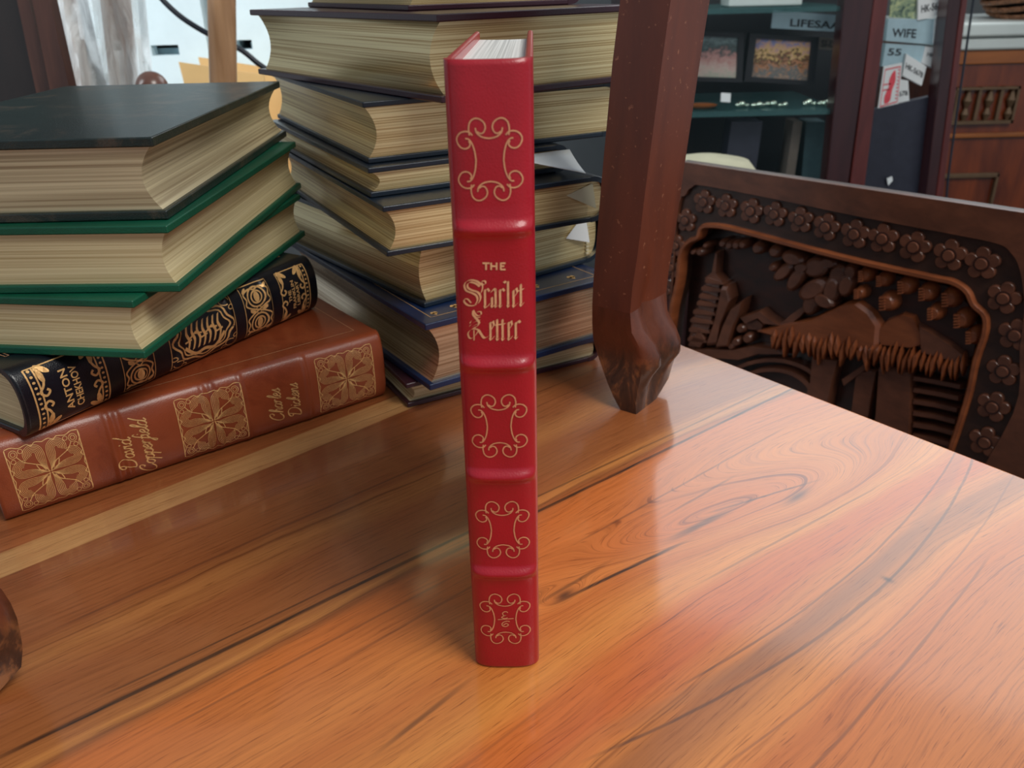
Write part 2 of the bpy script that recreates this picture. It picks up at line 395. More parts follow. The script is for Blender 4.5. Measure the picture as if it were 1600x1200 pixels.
def put_text(mb, txt, cx, cy, h, ang, fn, wscale=1., bold=0.):
    v, f = text_mesh(txt); c, s = math.cos(ang), math.sin(ang); k = h/.7
    mx = (min(p[0] for p in v)+max(p[0] for p in v))/2; my = (min(p[1] for p in v)+max(p[1] for p in v))/2
    mb.add([fn(cx+(p[0]-mx)*k*wscale*c-(p[1]-my)*k*s, cy+(p[0]-mx)*k*wscale*s+(p[1]-my)*k*c) for p in v], f)

# ------------------------------------------------------------------ books
class Book:
    """x along the spine, y from the spine (0) to the fore-edge (W), z through the thickness."""
    def __init__(s, L, W, T, D=.010, hinge=.008, p=2.6, bands=(), bw=.0035, bh=.0018):
        s.L, s.W, s.T, s.D, s.h, s.p, s.bands, s.bw, s.bh = L, W, T, D, hinge, p, bands, bw, bh
    def bandh(s, x, e): return sum(s.bh*math.exp(-abs((x-b)/s.bw)**2.3) for b in s.bands)*max(0, (e-.35)/.65)**.6
    def ysurf(s, x, z):
        q = min(1, abs(2*z/s.T-1)); e = (1-q**s.p)**(1/s.p)
        cap = 1.
        for d in (x, s.L-x):
            if d < .0018: cap -= .12*(1-max(d, 0)/.0018)**2
        return s.h-s.D*e*cap-s.bandh(x, e)
    def fn(s, o=.00022): return lambda x, z: (x, s.ysurf(x, z)-o, z)
    def build(s, root, cover, page, curve=.006, bt=.0036, sq=.0028, flare=None, tail_in=0., seg=48, covbev=.0009, pgap=.0022):
        b1 = MB().box((0, s.h-.0005, 0), (s.L, s.W, bt)); b2 = MB().box((0, s.h-.0005, s.T-bt), (s.L, s.W, s.T))
        obj('back_cover', b1, cover, root, bevel=covbev); obj('front_cover', b2, cover, root, bevel=covbev)
        xs = set(np.linspace(.0018, s.L-.0018, 24)) | {0, .0004, .0009, .0014, s.L-.0014, s.L-.0009, s.L-.0004, s.L}
        for b in s.bands:
            for k in range(-8, 9): xs.add(b+k*s.bw*.22)
        rings = []
        for x in sorted(xs):
            outer = []; inner = []
            for i in range(seg+1):
                c = math.cos(math.pi*i/seg); z = s.T/2*(1-math.copysign(abs(c)**(2/s.p), c))
                outer.append((x, s.ysurf(x, min(max(z, 0), s.T)), z))
                zi = bt*.9+(s.T-2*bt*.9)*z/s.T; e = (s.ysurf(.01, min(max(z, 0), s.T)))
                inner.append((x, min(s.h, e+bt*.8), zi))
            rings.append(outer+inner[::-1])
        obj('spine', MB().loft(rings), cover, root, smooth=35)
        # page block
        rings = []; nz = 14; W = s.W-sq
        for k in range(11):
            f = k/10; x = sq+(s.L-2*sq)*f
            cv = curve if flare is None else curve+(flare-curve)*f
            ring = []
            for i in range(nz+1):
                t = i/nz; g = 1-(2*t-1)**2
                xx = x+(tail_in*g*(1 if k == 0 else 0))-(tail_in*g*(1 if k == 10 else 0))
                ring.append((xx, W-cv*g, bt+(s.T-2*bt)*t))
            back = []
            for i in range(nz+1):
                t = 1-i/nz; z = bt+(s.T-2*bt)*t
                back.append((ring[0][0], max(s.ysurf(.01, z)+bt+.0015, -.02), z))
            rings.append(ring+back)
        return obj('page_block', MB().loft(rings), page, root, smooth=50)
def lay(bk, N, ang, z0, face, L1, L2, **k):
    """stand a book in a pile from its near bottom corner; face: which long side looks right"""
    a = math.radians(ang); d1 = np.array([math.cos(a), math.sin(a)]); d2 = np.array([-math.sin(a), math.cos(a)]); N = np.array(N)
    if face == 'spine': o = N; r = a
    elif face == 'fore': o = N+L1*d1+L2*d2; r = a+math.pi
    else: o = N+L1*d1; r = a+math.pi/2
    return (o[0], o[1], z0), r

# ---- the red book, upright on its tail
RB = Book(.2392, .153, .0272, D=.0085, hinge=.0060, p=3.4, bands=(.0500, .0947, .1400, .1880), bw=.0022, bh=.0021)
red = thing('book', 'red leather book standing upright alone in the middle of the table', 'book', (.0086, .2655, 0), 0)
ax = Matrix(((0, 0, -1), (0, 1, 0), (1, 0, 0)))               # book x -> up, y -> back, z -> left
red.rotation_euler = (Matrix.Rotation(math.radians(-1.9), 3, 'Z') @ ax).to_euler()
RB.build(red, M['red'], M['pg_white'], curve=.003, bt=.0026, sq=.0035, covbev=.0011)
_t = math.radians(-1.9); _ux = np.array([math.cos(_t), math.sin(_t), 0]); _n = np.array([-math.sin(_t), math.cos(_t), 0])
def red_xz(px, py):                                           # a spot on the spine face -> (height, across)
    p = atp(px, py, np.array([.0086, .2655, 0])-_n*.0025, _n); return p[2], -np.dot(p-np.array([.0086, .2655, 0]), _ux)
rf = RB.fn()
Q = {'a': [(300, 722), (296, 680), (305, 640), (330, 618), (360, 618), (390, 640), (400, 672), (388, 703), (366, 710), (348, 697)],
     'b': [(338, 674), (345, 705), (370, 728), (398, 738), (422, 741)],
     'c': [(318, 722), (300, 702), (270, 697), (240, 708), (220, 735), (220, 765), (238, 795), (265, 806), (290, 798), (302, 778), (294, 757)],
     'd': [(272, 742), (292, 745), (312, 770), (328, 820), (335, 880)]}
def scroll_frame(mb, cx, cz, hw, hh, fn, wd):
    for k, l in Q.items():
        pts = catmull([((x-422)/205*hw, (880-y)/270*hh) for x, y in l], 5)
        for sx in (1, -1):
            for sy in (1, -1):
                ribbon(mb, [(cx+sy*p[1], cz-sx*p[0]) for p in pts], wd, fn)
for (cx, cy, hw, hh, ins) in ((765.5, 250, 51, 67, 0), (780, 666, 43.5, 50.5, 0), (785.5, 828, 41.5, 45.5, 0), (789.5, 967, 39, 40, 1)):
    x, z = red_xz(cx, cy); x1, _ = red_xz(cx, cy-hh); _, z1 = red_xz(cx+hw, cy)
    mb = MB(); scroll_frame(mb, x, z, abs(z1-z), abs(x1-x), rf, .00046)
    if ins:
        for pts in ([(.0012, .0034), (.0002, .0040), (-.0010, .0032), (-.0006, .0020), (.0004, .0021), (-.0008, .0016), (-.0014, .0008), (-.0002, .0004), (.0010, .0008)],
                    [(-.0030, -.0002), (.0034, .0004)],
                    [(.0018, -.0012), (.0004, -.0010), (-.0012, -.0020), (-.0012, -.0034), (.0002, -.0038), (.0012, -.0030), (.0004, -.0022), (-.0008, -.0030)]):
            ribbon(mb, [(x+p[1], z-p[0]) for p in catmull(pts, 4)], .0004, rf)
    obj('scroll_ornament', mb, M['gold_dim'], red)
mb = MB()
x, z = red_xz(771.5, 415)
for ch, dz in (('T', .0036), ('H', 0), ('E', -.0034)):
    put_text(mb, ch, x, z+dz, .0027, 0, lambda a, b: (0, 0, 0)) if 0 else None
def red_txt(mb, pts, wd, nib=None):                            # strokes traced in photo pixels
    ribbon(mb, [red_xz(*p) for p in pts], wd, rf, nib=nib)
for l in ([(754, 411), (765, 411)], [(759.5, 411), (759.5, 421.5)], [(767.5, 410), (767.5, 421.5)], [(776, 410), (776, 421.5)], [(767.5, 415.6), (776, 415.6)],
          [(782.5, 410), (782.5, 421.5)], [(782.5, 411), (790, 411)], [(782.5, 415.6), (788, 415.6)], [(782.5, 420.8), (790, 420.8)]):
    red_txt(mb, l, .00058)
obj('title_word', mb, M['gold'], red)
mb = MB()
def Z(x, y): return (700+x/6.67, 380+y/6.67)                   # reading positions on the spine
def pen(mb, pts, wd=.00085, sm=True, nib=math.radians(128)):
    pts = [Z(*p) for p in pts]
    if sm: pts = catmull(pts, 5)
    red_txt(mb, pts, wd, nib)
def minim(x, top, bot): pen(mb, [(x-14, top+16), (x, top+34), (x+2, bot-34), (x+16, bot-14)], .0010, False); 
def minim2(x, top, bot):
    pen(mb, [(x-12, top+18), (x, top), (x+6, top+26)], .0006, False); pen(mb, [(x, top+14), (x+2, bot-22)], .00095, False)
    pen(mb, [(x-8, bot-26), (x+4, bot), (x+18, bot-22)], .0007, False)
# Scarlet
pen(mb, [(345, 430), (300, 395), (240, 385), (190, 405), (168, 450), (190, 500), (250, 520), (295, 545), (308, 590), (285, 640)], .0008)
pen(mb, [(330, 450), (290, 420), (235, 408), (205, 430), (205, 465), (245, 490), (310, 510), (340, 560), (320, 620), (270, 650), (210, 652), (170, 625), (165, 600)], .0008)
pen(mb, [(240, 625), (205, 588), (170, 590)], .0006); pen(mb, [(340, 520), (355, 490), (360, 440), (330, 420)], .0006)
pen(mb, [(350, 395), (385, 392), (392, 420), (365, 432), (350, 410)], .0006)
minim2(385, 480, 675); pen(mb, [(390, 668), (412, 660), (438, 622)], .0007); pen(mb, [(385, 500), (410, 470), (432, 500)], .0008, False)
minim2(495, 470, 668); minim2(458, 560, 668); pen(mb, [(450, 510), (478, 470), (498, 500)], .0008, False); pen(mb, [(455, 590), (490, 560)], .0006, False)
minim2(542, 480, 668); pen(mb, [(545, 505), (570, 470), (588, 498)], .0008, False)
minim2(625, 395, 668); pen(mb, [(585, 395), (602, 410)], .0010, False)
minim2(682, 490, 668); pen(mb, [(682, 500), (712, 468), (725, 510), (690, 560)], .0008, False); pen(mb, [(698, 655), (728, 625)], .0006, False)
minim2(758, 430, 662); pen(mb, [(730, 500), (788, 484)], .0008, False); pen(mb, [(770, 652), (790, 625)], .0006, False)
# Letter
pen(mb, [(305, 715), (340, 712), (345, 742), (310, 755), (285, 735), (265, 700)], .0006)
pen(mb, [(262, 700), (262, 745), (300, 790), (325, 830), (300, 870), (268, 880)], .0009)
pen(mb, [(335, 770), (290, 780), (240, 815), (230, 840)], .0006); pen(mb, [(335, 800), (290, 815), (240, 850), (225, 870)], .0006); pen(mb, [(338, 830), (290, 850), (250, 875)], .0006)
pen(mb, [(340, 925), (300, 895), (245, 900), (208, 945), (225, 995), (262, 985), (300, 940), (320, 900)], .0007)
pen(mb, [(320, 905), (345, 945), (380, 985), (425, 965)], .0009); pen(mb, [(270, 905), (272, 1015)], .0005, False)
minim2(442, 820, 1010); pen(mb, [(445, 840), (470, 808), (480, 850), (450, 900)], .0008, False); pen(mb, [(458, 1000), (485, 965)], .0006, False)
minim2(512, 790, 1012); minim2(568, 790, 1012); pen(mb, [(488, 852), (598, 836)], .0008, False)
minim2(632, 820, 1010); pen(mb, [(635, 840), (658, 808), (668, 850), (640, 890)], .0008, False); pen(mb, [(648, 1000), (672, 965)], .0006, False)
minim2(705, 825, 1000); pen(mb, [(708, 850), (735, 808), (752, 832)], .0009, False)
obj('title_lettering', mb, M['gold'], red, label='gold blackletter title')

# ---- left pile
def pile_book(name, label, N, ang, z0, T, face, L1, L2, cover, page, group, **k):
    (L, W) = (L1, L2) if face in ('spine', 'fore') else (L2, L1)
    bopt = {q: k.pop(q) for q in ('D', 'hinge', 'p', 'bands', 'bw', 'bh') if q in k}
    if 'D' not in bopt: bopt['D'] = min(.012, T*.3)+.006
    bk = Book(L, W, T, **bopt); loc, r = lay(bk, N, ang, z0, face, L1, L2)
    t = thing(name, label, 'book', loc, r, group); bk.build(t, cover, page, **k); return bk, t
GL = 'books in the left pile'
DCT = .0484
dc, dct = pile_book('book', 'brown leather book with gold filigree spine, bottom of the left pile', (-.2757, .3776), 37.42, 0, DCT, 'spine', .2372, .16,
    M['brown'], M['pg_cream'], GL, D=.0100, hinge=.0085, p=2.8, bands=(.0605, .0660, .1150, .1205, .1380, .1800), bw=.0018, bh=.0010)
CKZ = DCT
ck, ckt = pile_book('book', 'black leather book with gold panelled spine, lying on the brown leather book', (-.2534, .3840), 58.41, CKZ+.0002, .0395, 'spine', .2174, .155,
    M['black'], M['pg_cream'], GL, D=.0120, hinge=.0080, p=2.3, bands=(.0700, .0960, .1370, .1700), bw=.0024, bh=.0014)
z = CKZ+.0397
pile_book('book', 'green cloth book resting directly on the black leather book', (-.1885, .3953), 81.6, z, .0320, 'fore', .2316, .16, M['green'], M['pg_cream'], GL, curve=.003, sq=.003, bt=.0042)
z += .0321
pile_book('book', 'bright green cloth book between the lower green book and the dark green book', (-.1681, .4060), 87.5, z, .0348, 'fore', .238, .16, M['green'], M['pg_cream'], GL, curve=.004, sq=.003, bt=.0042)
z += .0349
pile_book('book', 'dark green, almost black book on top of the left pile', (-.1711, .4165), 89.6, z, .0406, 'fore', .2497, .1653, M['blackgreen'], M['pg_grey'], GL, curve=.007, sq=.003, bt=.0048)
print('left pile top', z+.0406)

# ---- spine decoration of the brown book
gf = dc.fn(.00025)
def filigree(mb, x0, x1, z0, z1, fn, wd):
    cx, cz, hx, hz = (x0+x1)/2, (z0+z1)/2, (x1-x0)/2, (z1-z0)/2
    def st(pts, wdt=wd, k=4):
        pts = catmull(pts, k)
        for sx in (1, -1):
            for sy in (1, -1): ribbon(mb, [(cx+sx*p[0]*hx, cz+sy*p[1]*hz) for p in pts], wdt, fn)
    # lobed outline
    st([(0, .93), (.18, .97), (.30, .90), (.40, .97), (.62, .93), (.80, .99), (.97, .98)]); st([(.93, 0), (.97, .18), (.90, .30), (.97, .40), (.93, .62), (.99, .80), (.98, .97)])
    for x in ((.98, -1), (.93, -1)): pass
    for k in range(6):                                        # nested plumes, two sheaves per quarter
        r = .27-.042*k; px, py = .31, .66
        arc = [(px+r*math.cos(t), py+r*math.sin(t)*1.0) for t in np.linspace(math.pi, -.5, 7)]
        pts = [(.03+.018*k, .05+.022*k), (.05+.030*k, .24+.02*k), (px-r*1.02, py-.20+.012*k)]+arc
        st(pts, wd*.7); st([(q[1], q[0]) for q in pts], wd*.7)
    for (ax_, ay, r) in ((.80, .80, .11), (.80, .80, .06), (.60, .84, .06), (.84, .60, .06)):
        st([(ax_+r*math.cos(t), ay+r*math.sin(t)) for t in np.linspace(0, 2*math.pi, 9)], wd*.8, 3)
    st([(.02, .02), (.12, .22), (.30, .34), (.22, .12), (.02, .02)], wd*1.3)
    st([(.10, .10), (.2, .28), (.4, .4), (.6, .52), (.74, .72)], wd*1.2)
for a, b in ((.0140, .0625), (.0890-.0005, .1350-.0030), (.0, .0)):
    pass
def on_spine(px, py, bk_N, ang, z0, inset):
    a = math.radians(ang); d1 = np.array([math.cos(a), math.sin(a), 0]); n = np.array([-math.sin(a), math.cos(a), 0])
    N = np.array([bk_N[0], bk_N[1], 0]); p = atp(px, py, N+n*inset, n); return np.dot(p-N, d1), p[2]-z0
DN = ((-.2757, .3776), 37.42, 0.); CN = ((-.2534, .3840), 58.41, CKZ)
dcs = lambda x, y: on_spine(x, y, *DN, -.0012)
cks = lambda x, y: on_spine(x, y, *CN, -.0030)
pan = []
for l in (((36, 800), (150, 770)), ((290, 712), (392, 688)), ((502, 640), (588, 610))):
    xa, _ = dcs(*l[0]); xb, _ = dcs(*l[1]); pan.append((xa, xb))
print('dc panels', pan)
for xa, xb in pan:
    mb = MB(); filigree(mb, xa, xb, .0042, DCT-.0052, gf, .00036)
    ribbon(mb, [(xb-.0004, .0048), (xb-.0004, DCT-.0065)], .0005, gf); ribbon(mb, [(xa+.0002, .0048), (xa+.0002, DCT-.0065)], .0005, gf)
    obj('filigree_panel', mb, M['gold_bright'], dct)
# cursive lettering, strokes in units of one x-height
CUR = {
 'D': (1.5, [[(.25, 1.9), (.15, 1.2), (0, .3), (-.05, .05), (.3, -.05), (.8, .1), (1.2, .7), (1.2, 1.4), (.8, 1.95), (.2, 2.0), (-.25, 1.7), (-.2, 1.3), (.1, 1.3)]]),
 'C': (1.3, [[(.72, 1.45), (.9, 1.35), (1.08, 1.6), (1.0, 1.95), (.65, 1.95), (.28, 1.6), (.03, 1.0), (.0, .4), (.28, -.03), (.75, .02), (1.15, .45)]]),
 'a': (.85, [[(.62, .85), (.35, 1.0), (.05, .65), (.05, .15), (.3, 0), (.55, .35), (.65, .95)], [(.65, .95), (.58, .2), (.7, 0), (.9, .25)]]),
 'v': (.75, [[(0, .8), (.12, 1.0), (.2, .6), (.22, 0), (.5, .4), (.6, .95), (.8, .85)]]),
 'i': (.45, [[(0, .7), (.15, 1.0), (.1, .2), (.2, 0), (.42, .25)], [(.2, 1.35), (.24, 1.45)]]),
 'd': (.9, [[(.62, .85), (.35, 1.0), (.05, .65), (.05, .15), (.3, 0), (.55, .35), (.7, 1.2), (.95, 2.0)], [(.7, 1.2), (.6, .2), (.72, 0), (.95, .25)]]),
 'o': (.75, [[(.4, 1.0), (.1, .8), (.02, .3), (.25, 0), (.55, .3), (.55, .8), (.35, 1.0), (.8, .85)]]),
 'p': (.85, [[(0, .7), (.2, 1.0), (.1, .2), (-.1, -.9)], [(.15, .6), (.4, 1.0), (.65, .8), (.6, .2), (.35, 0), (.12, .2)], [(.6, .1), (.85, .3)]]),
 'e': (.65, [[(.05, .4), (.4, .6), (.45, .9), (.25, 1.0), (.02, .6), (.08, .1), (.3, 0), (.65, .35)]]),
 'r': (.6, [[(0, .7), (.15, 1.0), (.1, .1)], [(.12, .6), (.35, 1.0), (.55, .85)]]),
 'f': (.55, [[(.75, 1.8), (.6, 2.05), (.4, 1.6), (.2, .3), (.0, -.8), (-.2, -.6), (.2, 0), (.55, .3)], [(.1, .95), (.6, 1.0)]]),
 'l': (.45, [[(.05, .4), (.5, 1.6), (.45, 2.0), (.25, 1.5), (.12, .3), (.2, 0), (.45, .25)]]),
 'h': (.85, [[(.1, .5), (.5, 1.7), (.4, 2.0), (.2, 1.3), (.05, 0), (.3, .8), (.5, 1.0), (.6, .7), (.55, .15), (.68, 0), (.88, .25)]]),
 's': (.6, [[(.0, .3), (.35, 1.1), (.35, .7), (.45, .3), (.25, 0), (.05, .15)], [(.3, 0), (.6, .3)]]),
 'k': (.8, [[(.1, .5), (.5, 1.7), (.4, 2.0), (.2, 1.3), (.05, 0)], [(.1, .5), (.5, 1.0), (.5, .7), (.15, .5), (.5, .05), (.8, .25)]]),
 'c': (.6, [[(.5, .85), (.3, 1.0), (.03, .6), (.08, .1), (.3, 0), (.6, .3)]]),
 'n': (.95, [[(0, .7), (.15, 1.0), (.08, 0), (.35, .85), (.55, 1.0), (.6, .6), (.58, .15), (.7, 0), (.95, .25)]])}
def cursive(mb, txt, x, z, xh, fn, wd):                       # letters run up in z, their tops point to -x
    pz = z; 
    for ch in txt:
        adv, strokes = CUR[ch]
        for s_ in strokes:
            pts = catmull([(p[0]+.28*p[1], p[1]) for p in s_], 4)
            ribbon(mb, [(x-p[1]*xh, pz+p[0]*xh) for p in pts], wd*1.35, fn); ribbon(mb, [(x-p[1]*xh, pz+p[0]*xh) for p in pts], wd*2.5, fn, nib=math.radians(20))
        pz += adv*xh*.98
mb = MB()
def word(mb, txt, px0, px1, xh_scale=1.):
    xb, zb = dcs(*px0); xe, ze = dcs(*px1); tot = sum(CUR[c][0] for c in txt)*.98+.3
    cursive(mb, txt, xb, zb, (ze-zb)/tot, gf, .00034)
word(mb, 'David', (214, 729), (226, 672)); word(mb, 'Copperfield', (247, 736), (262, 640))
obj('title_lettering', mb, M['gold_bright'], dct)
mb = MB(); word(mb, 'Charles', (444, 656), (452, 598)); word(mb, 'Dickens', (471, 647), (479, 590))
obj('author_lettering', mb, M['gold_bright'], dct)

# ---- spine decoration of the black book
cf = ck.fn(.00025); T_ = .0395
def cpan(px0, px1): return cks(*px0)[0], cks(*px1)[0]
P1 = cpan((52, 620), (170, 600)); P2 = cpan((194, 590), (243, 576)); P3 = cpan((268, 560), (368, 512)); P4 = cpan((384, 500), (424, 480)); P5 = cpan((440, 470), (482, 450))
print('ck panels', P1, P2, P3, P4, P5)
zl, zh = .0025, .0368
def frame(mb, x0, x1, wd=.0005):
    ribbon(mb, [(x0, zl), (x0, zh), (x1, zh), (x1, zl), (x0, zl)], wd, cf)
    for z in np.linspace(zl, zh, 10): pass
def bar_dots(mb, x, side=1):
    ribbon(mb, [(x, zl), (x, zh)], .0009, cf); ribbon(mb, [(x+.0044*side, zl), (x+.0044*side, zh)], .0009, cf)
    for z in np.linspace(zl+.001, zh-.001, 12): blob(mb, (x+.0022*side, z), .0009, .0007, 0, cf, 8)
def leafscroll(mb, x, z, s, sx=1, sz=1):
    blob(mb, (x+.0030*s*sx, z+.0010*s*sz), .0030*s, .0011*s, .6*sx*sz, cf); blob(mb, (x+.0012*s*sx, z+.0034*s*sz), .0026*s, .0011*s, 1.3*sx*sz, cf)
    ribbon(mb, catmull([(x, z), (x+.002*s*sx, z+.003*s*sz), (x+.001*s*sx, z+.007*s*sz), (x-.001*s*sx, z+.0095*s*sz), (x+.001*s*sx, z+.0115*s*sz), (x+.0028*s*sx, z+.0100*s*sz), (x+.0018*s*sx, z+.0088*s*sz)], 4), .0010*s, cf)
def letter_panel(P, lines, h, dots):
    mb = MB(); x0, x1 = P; ribbon(mb, [(x0, zl), (x1, zl)], .0005, cf); ribbon(mb, [(x0, zh), (x1, zh)], .0005, cf)
    if dots != 'r': bar_dots(mb, x0, 1)
    else: ribbon(mb, [(x0, zl), (x0, zh)], .0005, cf)
    bar_dots(mb, x1, -1)
    i0 = x0+(.0050 if dots != 'r' else .0008); i1 = x1-.0050; s = (i1-i0)/.022
    for sx, xx in ((1, i0), (-1, i1)):
        for sz, zz in ((1, zl+.0006), (-1, zh-.0006)): leafscroll(mb, xx, zz, max(.6, min(1.3, s*1.35)), sx, sz)
    n = len(lines)
    for i, t in enumerate(lines):
        xc = (i0+i1)/2+(i-(n-1)/2)*h*1.45
        v, f = text_mesh(t); wdt = max(p[0] for p in v)-min(p[0] for p in v)
        put_text(mb, t, xc, (zl+zh)/2, h, math.pi/2, cf, wscale=min(1.25, (.0235 if n < 3 else .020)*(.8 if len(t) < 4 else 1)/(wdt*h/.7)))
    return mb
obj('author_panel', letter_panel(P1, ['ANTON', 'CHEKHOV'], .0040, 'both'), M['gold_bright'], ckt)
obj('imprint_panel', letter_panel(P5, ['THE', 'FRANKLIN', 'LIBRARY'], .0026, 'r'), M['gold_bright'], ckt)
def scroll_panel(P):
    mb = MB(); x0, x1 = P; frame(mb, x0, x1); xc, zc = (x0+x1)/2, (zl+zh)/2; hx = (x1-x0)/2
    for sz in (1, -1):
        for r in (.62, .38): ribbon(mb, [(xc+hx*r*math.cos(t), zc+sz*.0088+hx*r*math.sin(t)*.9) for t in np.linspace(0, 2*math.pi, 22)], .0011, cf)
        blob(mb, (xc, zc+sz*.0088), hx*.20, hx*.3, 0, cf)
        for sx in (1, -1):
            ribbon(mb, catmull([(xc, zc), (xc+sx*hx*.5, zc+sz*.0022), (xc+sx*hx*.85, zc+sz*.0050), (xc+sx*hx*.75, zc+sz*.0085), (xc+sx*hx*.85, zc+sz*.0125), (xc+sx*hx*.4, zc+sz*.0146), (xc, zc+sz*.0135)], 5), .0010, cf)
            blob(mb, (xc+sx*hx*.72, zc+sz*.0145), hx*.2, .0009, .6, cf); blob(mb, (xc+sx*hx*.45, zc+sz*.0005), hx*.22, .0008, .5*sx, cf)
    ribbon(mb, [(xc, zc-.003), (xc+hx*.3, zc), (xc, zc+.003), (xc-hx*.3, zc), (xc, zc-.003)], .0006, cf)
    return mb
obj('scroll_panel', scroll_panel(P2), M['gold_bright'], ckt); obj('scroll_panel', scroll_panel(P4), M['gold_bright'], ckt)
mb = MB(); x0, x1 = P3; frame(mb, x0, x1); xc, zc = (x0+x1)/2, (zl+zh)/2; hx = (x1-x0)/2; hz = (zh-zl)/2
for r, wd in ((.98, .0013), (.84, .0010)):
    ribbon(mb, [(xc+hx*r*.9*math.cos(t)*(1+.06*math.cos(8*t)), zc+hz*r*.92*math.sin(t)*(1+.06*math.cos(8*t))) for t in np.linspace(0, 2*math.pi, 50)], wd, cf)
for i in range(-3, 4):
    ribbon(mb, catmull([(xc+hx*.16*i-.001, zc-hz*.45), (xc+hx*.16*i+.0008, zc-hz*.1), (xc+hx*.16*i-.0006, zc+hz*.2), (xc+hx*.16*i+.001, zc+hz*.5)], 4), .0019, cf, nib=.5)
    ribbon(mb, [(xc+hx*(.16*i-.1), zc+hz*.12*((i*7) % 3-1)), (xc+hx*(.16*i+.1), zc+hz*.12*((i*5) % 3-1)+.001)], .0011, cf)
ribbon(mb, catmull([(xc-hx*.6, zc-hz*.3), (xc-hx*.3, zc-hz*.66), (xc, zc-hz*.6), (xc+hx*.3, zc-hz*.68), (xc+hx*.62, zc-hz*.25)], 5), .0022, cf)
for sx in (1, -1):
    for sz in (1, -1):
        for (ax_, az, r) in ((.80, .80, .14), (.62, .93, .07), (.93, .55, .08)):
            ribbon(mb, [(xc+sx*hx*(ax_+r*math.cos(t)), zc+sz*hz*(az+r*math.sin(t))) for t in np.linspace(0, 5.2, 14)], .0006, cf)
obj('monogram_panel', mb, M['gold_bright'], ckt)
# gold rules on the upper cover of the black book and a foil pattern on its tail corner
mb = MB(); zt = T_+.00015; top = lambda x, y: (x, y, zt)
for d in (.010, .012, .015): ribbon(mb, [(d, .02), (d, .145), (.2174-d, .145), (.2174-d, .02), (d, .02)], .0005, top)
obj('cover_rules', mb, M['gold_dim'], ckt)
mb = MB(); zt2 = DCT+.00015
ribbon(mb, [(.2372-.012, .016), (.2372-.012, .145), (.012, .145), (.012, .016), (.2372-.012, .016)], .0005, lambda x, y: (x, y, zt2))
obj('cover_rules', mb, M['gold_dim'], dct)

# ---- back pile
GB = 'books in the back pile'
Wb, Lb = .160, .243
z = 0.
def bp(label, N, ang, T, cover, page, L1=Wb, L2=Lb, **k):
    global z
    r = pile_book('book', label, N, ang, z, T, 'tail', L1, L2, cover, page, GB, **k); z += T+.0001; return r
bp('thin maroon book with pale gilt pages, at the bottom of the back pile', (-.0711, .5040), 28.3, .0180, M['maroon'], M['gilt2'], .1545, curve=.004)
h_navy, t_navy = bp('navy leather book with gold hearts on its cover, second from the bottom', (-.0540, .4925), 33.4, .0470, M['navy'], M['gilt3'], .158, curve=.007, sq=.0034, bt=.0045)
f_bk, f_t = bp('thick black book with plain gilt pages, directly on the navy book with gold hearts', (-.0568, .5215), 37.85, .0435, M['navyblack'], M['gilt'], .1542, curve=-.004, sq=.004)
e_bk, e_t = bp('blue-black book whose whole bare cover shows below the loose white sheet', (-.0746, .4955), 28.0, .0312, M['navyblack'], M['gilt'], .157, curve=.005)
d_bk, d_t = bp('thinner blue-black book with crumpled pages, above the loose-cornered blue-black book', (-.0849, .5180), 28.0, .0185, M['navyblack'], M['gilt'], .142, curve=.005)
c_bk, c_t = bp('blue-black book with bright gilt pages, just under the big maroon book', (-.0864, .5300), 27.1, .0370, M['navyblack'], M['gilt'], .182, .2365, curve=.005, sq=.0015, tail_in=-.0035)
m_bk, m_t = bp('biggest maroon book with curved gilt pages, near the top of the back pile', (-.0372, .5130), 37.8, .0480, M['maroon'], M['gilt'], .17, .2662, curve=-.007, flare=.006, sq=.005, tail_in=.002, bt=.0042)
print('back pile top', z)
bp('dark maroon book only just showing at the top edge of the photo', (-.060, .580), 30., .03, M['maroon'], M['gilt'], .13, .20, curve=.004)
# gold hearts and rules on the navy book's cover (book x runs back, y runs left from its spine)
mb = MB(); zt = .0470+.00015; hv = lambda x, y: (x, y, zt); nL, nW = Lb, .158
for d in (.009,): ribbon(mb, [(d, .012), (d, nW-d), (nL-d, nW-d), (nL-d, .012), (d, .012)], .0005, hv)
def heart(mb, x, y, s):
    blob(mb, (x+.0012*s, y-.001*s), .0018*s, .0014*s, 0, hv); blob(mb, (x+.0012*s, y+.001*s), .0018*s, .0014*s, 0, hv)
    mb.add([hv(x+.001*s, y-.0022*s), hv(x+.001*s, y+.0022*s), hv(x-.003*s, y)], [(0, 1, 2)])
for y in (.028, .060, .094, .126): heart(mb, .0165, y, 1.3)
for x in (.045, .080, .115, .150, .185, .22): heart(mb, x, nW-.016, 1.1)
heart(mb, .0135, nW-.0145, 1.)
obj('cover_tooling', mb, M['gold_bright'], t_navy)
# folded page corners and a headband on the tail faces
def page_corner(bk, root, mat, ys, zs, out=.006):
    q = MB().prism([(.0028, ys[0], zs[0]), (.0028-out*.2, ys[1], zs[1]), (.0028-out, ys[2], zs[2])], (0, 0, .0004))
    obj('folded_page', q, mat, root, label='folded page corner')
page_corner(e_bk, e_t, M['cream'], (.026, .006, .006), (.020, .026, .010))
page_corner(f_bk, f_t, M['paper'], (.026, .008, .006), (.022, .038, .016), .004)
mb = MB()
for k in range(13): mb.box((.0020, .0035, .006+k*.0026), (.0034, .0062, .0072+k*.0026))
obj('headband', mb, M['thread'], f_t, label='striped headband')
mb = MB(); g = []                                              # bent white sheet hanging out of the thin book
for i in range(7):
    for j in range(5):
        s, t = i/6, j/4
        g.append((-.004-.016*t*(.3+s)-.002*math.sin(5*s), .060-.062*s-.012*t*(1-s), .015-.0125*t*s-.001*math.sin(3*t)*s+.001*(1-s)))
